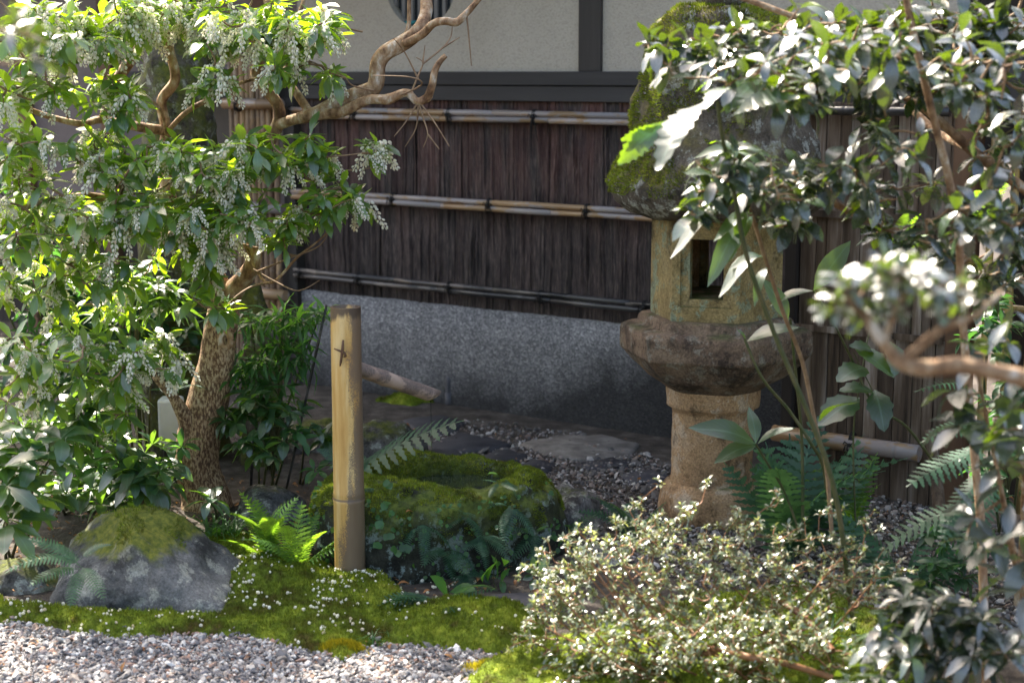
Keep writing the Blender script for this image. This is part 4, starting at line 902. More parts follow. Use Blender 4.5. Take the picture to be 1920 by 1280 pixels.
L([(425, 560, 5.3, .045), (450, 530, 5.25, .032), (472, 500, 5.2, .028), (478, 465, 5.2, .026), (458, 440, 5.22, .026), (425, 425, 5.25, .024), (395, 430, 5.3, .02)])
L([(422, 560, 5.3, .045), (395, 500, 5.3, .032), (350, 440, 5.35, .028), (322, 380, 5.35, .024), (305, 300, 5.4, .021), (312, 245, 5.4, .019), (303, 190, 5.4, .018), (328, 150, 5.4, .018), (318, 95, 5.4, .017), (308, 50, 5.4, .015), (330, -30, 5.4, .012)])
L([(350, 440, 5.35, .026), (290, 440, 5.2, .018), (200, 375, 5.1, .015), (120, 372, 5.0, .013), (40, 390, 4.9, .009)])
L([(312, 245, 5.4, .018), (260, 238, 5.3, .016), (190, 225, 5.3, .013), (150, 232, 5.2, .011), (80, 215, 5.2, .010), (20, 190, 5.1, .008)])
L([(190, 225, 5.3, .012), (220, 150, 5.3, .018), (245, 110, 5.35, .019), (265, 60, 5.4, .014), (280, -30, 5.4, .01)])
L([(312, 250, 5.35, .009), (350, 210, 5.25, .0085), (398, 183, 5.2, .008), (440, 160, 5.2, .0065), (490, 145, 5.2, .004)])
L([(312, 250, 5.35, .006), (300, 205, 5.25, .005), (262, 170, 5.2, .004), (235, 145, 5.2, .003)])
L([(425, 430, 5.25, .02), (440, 360, 5.3, .02), (490, 290, 5.3, .022), (520, 235, 5.3, .022), (522, 200, 5.3, .021), (500, 170, 5.3, .019), (480, 140, 5.3, .017), (490, 100, 5.3, .015), (510, 60, 5.35, .014), (500, 0, 5.4, .012)])
L([(520, 235, 5.3, .02), (550, 225, 5.25, .018), (585, 216, 5.2, .021), (620, 200, 5.2, .026), (665, 180, 5.2, .028), (697, 168, 5.2, .028), (706, 150, 5.2, .026), (708, 122, 5.2, .026), (722, 100, 5.2, .026), (757, 80, 5.2, .026), (785, 58, 5.2, .024), (798, 30, 5.25, .021), (799, -10, 5.3, .019), (790, -80, 5.35, .015)], n=14)
L([(757, 82, 5.18, .013), (790, 66, 5.15, .014), (812, 45, 5.12, .0125), (835, 40, 5.1, .012), (857, 42, 5.1, .013), (872, 28, 5.1, .010), (885, 14, 5.1, .009), (900, -4, 5.1, .008)])
L([(752, 78, 5.2, .009), (764, 58, 5.2, .008), (767, 35, 5.2, .007), (767, -20, 5.2, .006)])
L([(585, 216, 5.2, .020), (640, 210, 5.15, .018), (690, 188, 5.12, .016), (727, 186, 5.1, .017), (762, 174, 5.1, .013), (782, 190, 5.1, .012), (800, 184, 5.1, .015), (810, 160, 5.08, .012), (815, 135, 5.08, .011), (823, 118, 5.08, .0095), (836, 104, 5.08, .008)], n=12)
L([(582, 215, 5.22, .016), (560, 180, 5.25, .014), (540, 150, 5.3, .012), (535, 110, 5.35, .011), (550, 60, 5.35, .008), (570, 0, 5.4, .007)])
L([(450, 440, 5.22, .006), (500, 530, 5.1, .005), (560, 480, 5.05, .004), (610, 440, 5.05, .003), (625, 410, 5.0, .002)], 'limb')
tw = MB()
def T_(pts, r0, r1): 
    q, rr = smoothpath([P(*a) for a in pts], list(np.linspace(r0, r1, len(pts))), 4); shifted(MB().tube(q, rr, 5, cap=False), pier).build('twig', M['twig'], pier, smooth=True); nodes.extend(q[4::3])
for pts in ([(782, 195, 5.1), (760, 230, 5.08), (739, 256, 5.05)], [(784, 195, 5.1), (780, 240, 5.1), (759, 276, 5.1)], [(786, 196, 5.1), (795, 225, 5.08), (802, 252, 5.05), (794, 276, 5.05)], [(802, 252, 5.05), (824, 280, 5.03)], [(790, 196, 5.1), (815, 230, 5.05), (843, 275, 5.0)],
            [(772, 172, 5.1), (785, 140, 5.1), (793, 118, 5.12), (780, 108, 5.12)], [(793, 118, 5.12), (797, 85, 5.15)], [(793, 120, 5.12), (830, 90, 5.2), (845, 70, 5.25), (848, 50, 5.25)], [(830, 90, 5.2), (862, 70, 5.25)], [(785, 150, 5.1), (760, 100, 5.1), (738, 72, 5.05)],
            [(700, 170, 5.15), (660, 160, 5.1), (640, 140, 5.1), (570, 110, 5.1)], [(735, 185, 5.1), (790, 160, 5.05), (770, 145, 5.0), (700, 142, 5.0)], [(875, 30, 5.1), (880, 80, 5.1), (884, 124, 5.1)], [(680, 60, 5.3), (640, 50, 5.3), (600, 30, 5.3)],
            [(475, 505, 5.1), (520, 530, 5.05), (560, 545, 5.0), (600, 525, 5.0)], [(480, 510, 5.1), (540, 485, 5.0), (600, 460, 5.0), (625, 415, 4.95)], [(560, 300, 5.1), (610, 295, 5.0), (660, 290, 5.0), (690, 285, 5.0)], [(600, 320, 5.1), (650, 320, 5.05), (700, 315, 5.0)]):
    T_(pts, .0036, .0014)
blobs = [(90, 60, 4.9, 130, 60, .25, 38), (210, 40, 5.1, 90, 50, .25, 26), (320, 20, 5.2, 90, 35, .25, 20), (430, 45, 5.1, 80, 50, .25, 24), (540, 50, 5.1, 80, 55, .25, 26), (630, 30, 5.2, 40, 40, .15, 8), (610, 150, 5.1, 22, 20, .1, 3), (540, 130, 5.0, 50, 20, .15, 5), (395, 145, 5.0, 30, 25, .1, 5),
         (60, 170, 5.0, 80, 50, .25, 14), (190, 160, 5.0, 80, 35, .2, 12), (60, 290, 4.9, 80, 60, .3, 24), (180, 290, 4.9, 80, 50, .25, 22), (240, 200, 5.0, 40, 30, .15, 5), (290, 300, 4.9, 80, 45, .25, 26), (400, 290, 4.9, 80, 50, .25, 32), (500, 280, 4.95, 70, 45, .25, 26), (585, 290, 5.0, 45, 40, .15, 12), (600, 370, 5.0, 55, 35, .15, 14), (665, 380, 5.0, 22, 20, .1, 5), (705, 280, 5.0, 22, 14, .06, 4),
         (430, 390, 4.9, 100, 50, .25, 34), (520, 420, 5.0, 55, 40, .2, 14), (300, 400, 4.9, 110, 50, .3, 36), (180, 400, 4.9, 100, 50, .3, 30), (60, 420, 4.9, 90, 60, .3, 28), (380, 480, 4.9, 90, 40, .2, 20), (240, 490, 5.0, 110, 40, .3, 16), (400, 560, 4.95, 40, 40, .12, 9), (70, 530, 4.9, 90, 50, .3, 16),
         (40, 660, 4.7, 70, 50, .2, 16), (130, 650, 4.7, 70, 40, .2, 14), (210, 690, 4.75, 70, 45, .2, 18), (290, 660, 4.8, 60, 40, .2, 14), (230, 790, 4.75, 35, 35, .12, 7), (50, 740, 4.7, 60, 30, .2, 8), (150, 560, 5.1, 120, 50, .25, 12),
         (400, -110, 5.2, 200, 60, .4, 26), (-200, 200, 5.2, 160, 300, .5, 40), (-60, -100, 5.2, 110, 80, .35, 34)]  # last blob: unseen foliage added to shade the gravel at left
blobs = [(*b_[:6], max(2, int(b_[6]*.8))) if b_[1] > 200 else b_ for b_ in blobs]
tg = blob_points(blobs); mb, dirs = grow(nodes, tg, .0042, .0016); wire(mb, pier, M['twig'])
Ms = []; rac = []
for c, d in zip(tg, dirs):
    ax = d*.6+np.array((0, -.1, .55)); Ms += whorl(c, ax, random.randint(7, 11), .078, (45, 105), .35, .2, .03)
    x_, y_, _ = proj(c); zone = .85 if y_[0] < 130 else .5
    if random.random() < .62*zone+.08:
        for q in range(random.randint(3, 7) if zone == 1 else random.randint(3, 5)):
            a = random.uniform(0, 6.28); dd = np.array((math.cos(a)*.5, math.sin(a)*.5, -1))+rdir()*.28
            rac.append(xf(c+np.array((math.cos(a)*.016, math.sin(a)*.016-.008, .004)), dd, random.uniform(.05, .115), up=(0, 1, .1)))
lt = [leaf_tpl(.36, 4, .22, .18, shape=1.2), leaf_tpl(.40, 4, .15, .30, shape=1.15), leaf_tpl(.34, 4, .3, .05, shape=1.25, wave=.15)]
scatter(pier, 'leaf', 'foliage', lt, M['pieris'], Ms, 300)
def raceme(seed):
    rs = random.Random(seed); Vs = []; Ts = []; U = []; b = 0
    sp_ = [(math.cos(k*2.1)*.025, k/8, math.sin(k*2.1)*.015) for k in range(9)]
    m_ = MB().tube([np.array(q) for q in sp_], .012, 4, cap=False)
    for f in m_.f: Ts += [(f[0], f[1], f[2]), (f[0], f[2], f[3])]
    Vs += m_.v; U += [(.5, .5)]*len(m_.v); b = len(Vs)
    for k in range(20):
        t = .06+.94*k/20; a = k*2.4+rs.uniform(-.4, .4); w = .115*(1-.45*t); r = .054*(1-.35*t)*rs.uniform(.75, 1.1); c = np.array((math.cos(a)*w, t, math.sin(a)*w)); hgt = r*1.55
        for (rr_, yy) in ((.35, -.6), (.95, -.2), (1.0, .35), (.55, .95)):
            for i in range(5):
                q = 2*math.pi*i/5+a; Vs.append((c[0]+math.cos(q)*r*rr_+math.cos(a)*.02*yy, c[1]+yy*hgt, c[2]+math.sin(q)*r*rr_))
        U += [(.5, .5)]*20
        for j in range(3):
            for i in range(5):
                p0, p1, p2, p3 = b+j*5+i, b+j*5+(i+1) % 5, b+(j+1)*5+(i+1) % 5, b+(j+1)*5+i; Ts += [(p0, p1, p2), (p0, p2, p3)]
        Ts += [(b, b+2, b+1), (b, b+3, b+2), (b, b+4, b+3)]; b += 20
    return np.array(Vs), np.array(Ts), np.array(U)
scatter(pier, 'flower_cluster', 'flower_clusters', [raceme(k) for k in range(4)], M['petal'], rac, 300)

# ============================================================ background and under-storey plants, left
def bush(name, label, cat, base, blobs, tpls, mat, L_, nl=(6, 9), spread=(40, 95), droop=.25, stalk='stalk', nind=120, group=None, r0=.003, steps=.0, up=.6, stems=5):
    base = np.array(base, float); root = empty(name, tuple(base), label, cat, group); tg = blob_points(blobs); nodes = []; mb0 = MB()
    cen = sum(tg)/len(tg)
    for k in range(stems):
        e = tg[random.randrange(len(tg))]; s = base+np.array((random.uniform(-.03, .03), random.uniform(-.03, .03), -.01)); m1 = s*.45+e*.55+rdir()*.04; m1[2] = s[2]+(e[2]-s[2])*.6
        p, r = smoothpath([s, m1, e*.9+m1*.1], [r0*1.8, r0*1.3, r0*.7], 6); mb0.tube(p, r, 6, cap=False); nodes += p[4:]
    mb, dirs = grow(nodes, tg, r0*.7, r0*.35, sides=4); mb0.add(mb.v, mb.f); wire(mb0, root, M[stalk], 'stems'); Ms = []
    for c, d in zip(tg, dirs): Ms += whorl(c, d*.5+np.array((0, 0, up)), random.randint(*nl), L_, spread, droop, .15, steps)
    scatter(root, 'leaf', 'foliage', tpls, mat, Ms, nind); return root
bt = [leaf_tpl(.42, 5, .2, .22), leaf_tpl(.46, 5, .12, .32), leaf_tpl(.38, 5, .28, .12)]
btt = [leaf_tpl(.42, 9, .18, .25, tooth=.14), leaf_tpl(.38, 9, .2, .15, tooth=.14)]
nar = [leaf_tpl(.17, 4, .2, .25, shape=.8), leaf_tpl(.14, 4, .2, .5, shape=.8), leaf_tpl(.2, 4, .1, .1, shape=.85)]
bush('dark_shrub', 'dense dark shrub filling the shade behind the flowering tree on the left', 'shrub', G(150, 860), [(60, 520, 5.9, 130, 90, .3, 40), (220, 560, 6.0, 120, 90, .3, 40), (120, 680, 5.8, 160, 90, .3, 50), (300, 640, 5.9, 70, 100, .2, 20), (-60, 350, 5.9, 120, 200, .3, 30)], bt, M['dark_shrub'], .075, (7, 10), nind=60)
bush('dark_shrub', 'low dark shrub between the left boulder and the tree trunk', 'shrub', G(120, 960), [(60, 830, 5.3, 120, 60, .25, 26), (200, 830, 5.3, 110, 60, .25, 26), (90, 930, 4.9, 120, 40, .2, 18), (250, 900, 5.0, 90, 45, .2, 16)], bt, M['broad'], .085, (6, 8), nind=160)
bush('broad_leaf_plant', 'glossy whorled plant leaning over the top of the left boulder', 'plant', G(240, 985), [(230, 885, 4.75, 70, 30, .1, 6), (310, 880, 4.75, 45, 26, .1, 4), (265, 915, 4.72, 50, 12, .06, 3)], bt, M['broad'], .095, (5, 7), (60, 92), .08, nind=100)
bush('broad_leaf_plant', 'broad leaved plant at the left edge above the small dark rock', 'plant', G(30, 1040), [(20, 890, 4.4, 50, 50, .1, 6), (60, 830, 4.5, 60, 40, .1, 6), (20, 960, 4.4, 40, 30, .1, 4)], btt, M['broad'], .13, (5, 7), (50, 95), nind=80)
bush('broad_leaf_plant', 'upright glossy plant left of the white garden lamp', 'plant', G(170, 960), [(160, 790, 4.9, 55, 50, .1, 8), (100, 790, 4.9, 50, 40, .1, 6), (200, 740, 4.95, 45, 30, .1, 5)], bt, M['broad'], .09, (5, 8), (50, 95), nind=80)
bush('broad_leaf_plant', 'leafy green plant between the trunk and the slanting black stake', 'plant', G(500, 925), [(470, 745, 5.3, 45, 35, .12, 7), (540, 775, 5.25, 60, 35, .12, 9), (500, 830, 5.2, 60, 35, .12, 9), (450, 800, 5.3, 35, 40, .1, 6), (590, 820, 5.3, 30, 20, .08, 3)], bt, M['broad'], .075, (6, 8), (55, 100), nind=120)
bush('broad_leaf_plant', 'small dark leaved seedling in front of the tree foot', 'plant', G(395, 985), [(398, 940, 4.75, 12, 6, .02, 2)], bt, M['broad'], .085, (5, 6), (70, 95), .1, nind=20, stems=2)
bush('long_leaf_plant', 'sunlit long leaved plant shining above the tree fork', 'plant', G(270, 900), [(265, 540, 5.3, 50, 25, .1, 7), (310, 570, 5.3, 45, 25, .1, 6), (220, 590, 5.3, 45, 30, .1, 5)], [leaf_tpl(.2, 5, .2, .3, shape=.9), leaf_tpl(.24, 5, .2, .4, shape=.9)], M['broad'], .115, (6, 9), (50, 100), nind=80)
bush('bamboo_grass', 'fine pointed bamboo grass between the trunk and the bamboo post', 'bamboo grass', G(510, 880), [(480, 600, 5.4, 45, 25, .12, 16), (560, 600, 5.35, 55, 22, .1, 18), (600, 590, 5.3, 20, 15, .06, 5), (500, 660, 5.4, 60, 40, .12, 24), (560, 660, 5.35, 40, 40, .1, 16), (460, 710, 5.4, 50, 30, .1, 14), (520, 700, 5.35, 50, 30, .1, 12)], nar, M['thin'], .085, (4, 6), (35, 95), .45, nind=280)
bush('leafy_seedling', 'few bright oval leaves beside the black stake above the mossy rock', 'plant', G(560, 900), [(565, 815, 5.2, 30, 22, .05, 3), (590, 870, 5.1, 25, 15, .05, 2)], bt, M['thin'], .06, (3, 5), (60, 95), nind=20, stems=2)
bush('yellow_green_plant', 'pale lit shrub sprigs at the lower left edge under the flowers', 'plant', G(300, 960), [(190, 880, 4.9, 50, 20, .1, 4), (330, 850, 4.9, 25, 25, .08, 3)], bt, M['thin'], .07, (4, 6), nind=40, stems=3)

# grass clumps
def grass(px, py, n, Lm, label, spreadx=.05, mat='thin', width=.022):
    b0 = G(px, py); root = empty('grass_clump', tuple(b0), label, 'grass'); Vs = []; Fs = []
    for k in range(n):
        a = random.uniform(0, 6.28); l = Lm*random.uniform(.6, 1.1); s = np.array((random.uniform(-1, 1)*spreadx, random.uniform(-1, 1)*spreadx*.6, 0)); h = random.uniform(.5, .95); wv = l*width; b_ = len(Vs)
        side = np.array((-math.sin(a), math.cos(a), 0))
        for i in range(7):
            t = i/6; p = s+np.array((math.cos(a), math.sin(a), 0))*l*.75*t**1.3+np.array((0, 0, l*(h*t-.75*h*t**2.6))); w = wv*(1-t)**.6
            Vs += [p-side*w, p+side*w]
        Fs += [(b_+2*i, b_+2*i+1, b_+2*i+3, b_+2*i+2) for i in range(6)]
    o = obj('blades', mesh_np('blades', Vs, Fs), M[mat], root)
grass(415, 1015, 70, .24, 'arching grass clump between the left boulder and the grey rock')
grass(500, 1065, 30, .13, 'small grass tuft in the moss below the bright fern')
grass(700, 1205, 26, .09, 'short grass tuft at the left end of the moss mound')
grass(1560, 1230, 40, .25, 'grass clump under the glossy shrub at lower right')

# ============================================================ ferns
def frond_tpl(n=15, w=.42, arch=.25, tooth=4, taper=.8):
    V = []; T = []; U = []
    def pos(t): return np.array((0, t, arch*(math.sin(t*math.pi*.5)*.6-t*t*1.1)))
    for i in range(11):
        t = i/10; c = pos(t); V += [c+(-.006, 0, 0), c+(.006, 0, 0)]; U += [(.5, t)]*2
    for i in range(10): a = 2*i; T += [(a, a+1, a+3), (a, a+3, a+2)]
    for k in range(n):
        t = .16+.82*k/n; l = w/2*(math.sin(math.pi*min(1, (1-t)*1.05+.02)**taper)*.55+(1-t)*.75); c = pos(t); bw = .62/n*.75
        for s in (-1, 1):
            b = len(V); m = tooth; dirv = np.array((s, .38, -.10)); dirv /= np.linalg.norm(dirv); nn = np.array((-.38*s*s, s*1.0, 0)); nn = np.array((-dirv[1], dirv[0], 0))*s
            for j in range(m*2+1):
                u = j/(m*2); hw = bw*(1-u)**.6*(1 if j % 2 == 0 else .5)*(.8 if j == 0 else 1); q = c+dirv*l*u+np.array((0, 0, -.12*l*u*u)); V += [q-nn*hw, q+nn*hw]; U += [(.3, u), (.7, u)]
            for j in range(m*2): a = b+2*j; T += [(a, a+1, a+3), (a, a+3, a+2)]
    return np.array(V), np.array(T), np.array(U)
ftpl = [frond_tpl(14, .46, .3), frond_tpl(16, .40, .5), frond_tpl(12, .5, .15)]
def fern(base, n, Lm, label, mat='fern', el=(25, 65), az=(0, 360), name='fern', group=None, cat='fern'):
    base = np.array(base, float); root = empty(name, tuple(base), label, cat, group); meshes = []
    Ms = []
    for k in range(n):
        a = R(random.uniform(*az)); e = R(random.uniform(*el)); d = np.array((math.cos(a)*math.cos(e), math.sin(a)*math.cos(e), math.sin(e)))
        Ms.append(xf(base+rdir()*.01, d, Lm*random.uniform(.7, 1.1), roll=random.uniform(-.3, .3)))
    scatter(root, 'frond', 'fronds', ftpl, M[mat], Ms, 300, 5)
    return root
def frond_at(root_base, ends, label, mat='fern', name='fern'):
    """fronds with given foot and tip, in (px,py,Y)"""
    base = P(*root_base); root = empty(name, tuple(base), label, 'fern'); Ms = []
    for (a, b) in ends:
        p0 = P(*a); p1 = P(*b); Ms.append(xf(p0, p1-p0, np.linalg.norm(p1-p0), up=(0, -.35, 1)))
    scatter(root, 'frond', 'fronds', ftpl, M[mat], Ms, 300, 2); return root
frond_at((640, 905, 4.95), [((640, 905, 4.95), (858, 773, 4.85)), ((650, 900, 4.95), (600, 830, 5.0)), ((700, 860, 4.93), (612, 868, 4.95))], 'single large fern frond arching over the basin behind the post')
frond_at((135, 1035, 4.1), [((150, 1060, 4.05), (20, 1045, 3.95)), ((150, 1060, 4.05), (60, 1000, 4.05)), ((150, 1065, 4.05), (55, 1085, 3.95)), ((150, 1050, 4.05), (205, 1010, 4.1)), ((150, 1065, 4.05), (130, 1135, 3.95)), ((150, 1060, 4.05), (195, 1115, 3.95)), ((150, 1060, 4.05), (100, 1015, 4.1))], 'blue green fern at the left foot of the big boulder')
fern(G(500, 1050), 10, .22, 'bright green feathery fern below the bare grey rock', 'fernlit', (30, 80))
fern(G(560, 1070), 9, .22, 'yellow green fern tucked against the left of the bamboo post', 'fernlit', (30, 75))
fern(G(835, 1140), 12, .22, 'dark fern spreading at the front foot of the basin', 'fern', (8, 40), (150, 390))
fern(G(1480, 1060), 20, .46, 'large dark green fern with upright fronds in front of the lantern shaft', 'fern', (40, 80))
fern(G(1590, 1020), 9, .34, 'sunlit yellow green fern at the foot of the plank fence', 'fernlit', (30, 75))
fern(G(1190, 1010), 7, .22, 'small dark fern in the gravel left of the lantern', 'fern', (15, 60))
fern(G(1040, 1010), 6, .2, 'blue green fern on the right end of the basin', 'fern', (10, 50), (200, 400))
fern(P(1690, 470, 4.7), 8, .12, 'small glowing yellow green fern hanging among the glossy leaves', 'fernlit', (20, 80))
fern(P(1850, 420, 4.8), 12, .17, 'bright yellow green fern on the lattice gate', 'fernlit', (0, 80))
fern(P(330, 735, 5.25), 8, .14, 'silver green fern in the fork of the tree trunk', 'fern', (0, 60))
fern(G(230, 975), 9, .2, 'low fern behind the top of the left boulder', 'fern', (20, 60))
frond_at((1900, 900, 3.9), [((1860, 840, 3.9), (1700, 900, 3.8)), ((1870, 800, 3.9), (1730, 810, 3.85)), ((1860, 880, 3.9), (1755, 1010, 3.8)), ((1870, 900, 3.9), (1800, 1030, 3.8)), ((1850, 760, 4), (1740, 700, 3.9)), ((1880, 960, 3.9), (1640, 1000, 3.9))], 'long dark fern fronds hanging at the right edge beside the stake')
fern(G(1700, 1120), 10, .34, 'dark fern behind the lower right glossy leaves', 'fern', (20, 65))
k = 0
labs = ['at the left of the basin front', 'below the basin rim beside the post', 'in the middle of the basin front', 'hanging low on the basin front', 'under the pool edge', 'right of the pool edge', 'on the right half of the basin front', 'near the right end of the basin front', 'high beside the pale lichen', 'lowest on the basin front']
for (px, py, Y, n, l) in ((735, 985, 4.62, 4, .09), (720, 925, 4.68, 6, .09), (795, 985, 4.58, 5, .11), (835, 1035, 4.54, 6, .10), (870, 960, 4.6, 5, .10), (900, 1005, 4.57, 6, .09), (960, 950, 4.62, 5, .09), (1005, 1000, 4.66, 5, .09), (940, 900, 4.66, 5, .06), (870, 1075, 4.52, 6, .09)):
    fern(P(px, py, Y), n, l*1.35, 'tiny green fern '+labs[k], 'fern', (-50, 35), (190, 350), name='small_fern', group='small ferns rooted on the basin'); k += 1
# creeping leaves on the basin face
root = empty('creeping_vine', tuple(BC+(0, -.3, 0)), 'small round leaved creeper over the dark front of the basin', 'vine'); Ms = []
for _ in range(420):
    a = R(random.uniform(185, 355)); z = random.uniform(.0, .24); rr_ = 1.0-.10*(z/.24)**2
    p = BC+np.array((math.cos(a)*.41*rr_, math.sin(a)*.335*rr_-.006, z)); d = np.array((random.uniform(-.6, .6), -.6, random.uniform(-1, .3)))
    if fbm(p, 9)+.15 > 0: Ms.append(xf(p, d, random.uniform(.010, .022), up=(0, -1, .6), roll=random.uniform(-.5, .5)))
for (px, py) in ((722, 905), (725, 940), (712, 975), (735, 1000), (745, 1030), (760, 1020), (715, 1020)):
    for _ in range(2): Ms.append(xf(P(px+random.uniform(-6, 6), py, 4.5), (random.uniform(-.6, .6), -.4, random.uniform(-.7, .3)), .03, up=(0, -1, .6)))
scatter(root, 'leaf', 'foliage', [leaf_tpl(.85, 4, .1, .1, shape=.75)], M['thin'], Ms, 120, 7)
def leafset(name, label, base, leaves, tpls, mat, cat='plant', stems=None, stalk='stalk', up=(0, -.5, 1), shrink=1.0):
    """leaves = [((px,py,Y) foot, (px,py,Y) tip)]"""
    b0 = P(*base); root = empty(name, tuple(b0), label, cat); Ms = []
    for lf in leaves: a, b = lf[:2]; p0 = P(*a); p1 = P(*b); Ms.append(xf(p0, p1-p0, np.linalg.norm(p1-p0)*shrink, up=np.array(lf[2] if len(lf) > 2 else up)+rdir()*(.35 if len(lf) < 3 else .08)))
    scatter(root, 'leaf', 'leaves', tpls, M[mat], Ms, 300, 1)
    if stems:
        mb = MB()
        for s, r0, r1 in stems: q, rr = smoothpath([P(*x) for x in s], list(np.linspace(r0, r1, len(s))), 6); mb.tube(q, rr, 8, cap=False, bump=.05)
        wire(mb, root, M[stalk], 'stem')
    return root
holly = [leaf_tpl(.55, 5, .15, .15), leaf_tpl(.6, 5, .1, .25)]
leafset('holly_fern', 'oval leaved sprig in front of the dark basin foot', (840, 1150, 4.35), [((840, 1130, 4.35), (825, 1075, 4.3)), ((842, 1125, 4.35), (900, 1140, 4.25)), ((842, 1110, 4.35), (885, 1095, 4.3)), ((840, 1135, 4.35), (860, 1160, 4.25)), ((760, 1140, 4.3), (735, 1120, 4.3)), ((770, 1150, 4.3), (740, 1155, 4.25)), ((760, 1130, 4.3), (790, 1150, 4.25))], holly, 'thin', stems=[([(840, 1160, 4.35), (842, 1120, 4.35), (838, 1090, 4.33)], .0025, .0015)])
leafset('holly_fern', 'curled pale oval leaves on thin stalks right of the basin foot', (930, 1100, 4.45), [((915, 1090, 4.45), (925, 1045, 4.42)), ((930, 1085, 4.45), (932, 1040, 4.42)), ((945, 1060, 4.45), (948, 1040, 4.4)), ((940, 1095, 4.45), (948, 1065, 4.42)), ((940, 1085, 4.45), (945, 1110, 4.4)), ((905, 1092, 4.45), (912, 1060, 4.42))], [leaf_tpl(.38, 5, .3, .2)], 'thin', stems=[([(935, 1110, 4.45), (925, 1085, 4.45), (930, 1040, 4.43)], .002, .001)])
leafset('holly_fern', 'grey green broad pinnate leaf right of the basin below the fern', (990, 1100, 4.4), [((1000, 1075, 4.4), (975, 1055, 4.4)), ((1000, 1070, 4.4), (1000, 1042, 4.4)), ((1010, 1070, 4.4), (1030, 1045, 4.4)), ((1015, 1078, 4.4), (1048, 1062, 4.4)), ((1015, 1085, 4.4), (1052, 1082, 4.38)), ((1010, 1085, 4.4), (1018, 1108, 4.35)), ((1000, 1080, 4.4), (980, 1085, 4.38)), ((1005, 1085, 4.4), (995, 1105, 4.37))], [leaf_tpl(.62, 5, .08, .1, shape=.85)], 'broad', stems=[([(990, 1125, 4.4), (1000, 1090, 4.4), (1010, 1065, 4.4)], .002, .001)])
# dry leaves
for (px, py, l, a, lab) in ((745, 1105, .04, .3, 'curled orange dry leaf at the front foot of the bamboo post'), (725, 1122, .03, 2.0, 'pale tan dry leaf on the moss below the post'), (895, 1098, .035, 1.2, 'brown dry leaf in the shade under the basin'), (760, 960, .025, .5, 'reddish dry leaf caught on the basin front')):
    V_, T_2, U_ = leaf_tpl(.5, 5, .5, .3); p = G(px, py)+(0, 0, .015) if py > 1000 else P(px, py, 4.56); m4 = xf(p, (math.cos(a), math.sin(a), .25), l)
    v, t, u = merge([(V_, T_2, U_)], [m4], [0]); v = v-p; o = obj('dry_leaf', mesh_np('dry_leaf', v, t, u), M['dryleaf']); o.location = p; tag(o, lab, 'dry leaf', 'dry leaves fallen round the basin')

# ============================================================ right-hand shrubs
gt = [leaf_tpl(.42, 5, .18, .2, shape=1.15, blunt=.6), leaf_tpl(.46, 5, .1, .35, shape=1.2, blunt=.6), leaf_tpl(.38, 5, .3, .1, blunt=.65)]
sb = np.array((P(1900, 900, 4.2)[0], 4.3, 0))
gl = empty('glossy_shrub', tuple(sb), 'tall evergreen shrub with small shiny grey green leaves arching over the lantern from the right', 'shrub'); gn = []
def GL(pts, name='limb', mat='limb'):
    p, r = limb(pts, 6); shifted(MB().tube(p, r, 9, bump=.08, freq=14), gl).build(name, M[mat], gl, smooth=True); gn.extend(p[3::2])
GL([(1905, 1300, 4.3, .03), (1960, 700, 4.2, .028), (2000, 300, 4.1, .026), (1980, 0, 4.1, .022), (1900, -200, 4.1, .016)], 'trunk')
GL([(1990, 400, 4.1, .02), (1900, 340, 4.05, .014), (1820, 280, 4.0, .013), (1740, 210, 4.0, .010), (1660, 170, 4.0, .008), (1560, 150, 3.95, .006), (1400, 130, 3.9, .004), (1260, 100, 3.85, .003)])
GL([(1985, 50, 4.1, .016), (1800, 40, 4.0, .011), (1600, 60, 3.95, .009), (1500, 35, 3.9, .008), (1430, 10, 3.9, .007), (1370, -10, 3.9, .005)])
GL([(1990, 560, 4.2, .016), (1850, 500, 4.1, .010), (1700, 440, 4.0, .009), (1600, 400, 3.95, .009), (1530, 365, 3.9, .007), (1440, 345, 3.9, .005), (1340, 340, 3.9, .003)])
GL([(1820, 280, 4.0, .010), (1760, 250, 4.3, .010), (1720, 215, 4.4, .010), (1700, 200, 4.5, .008)])
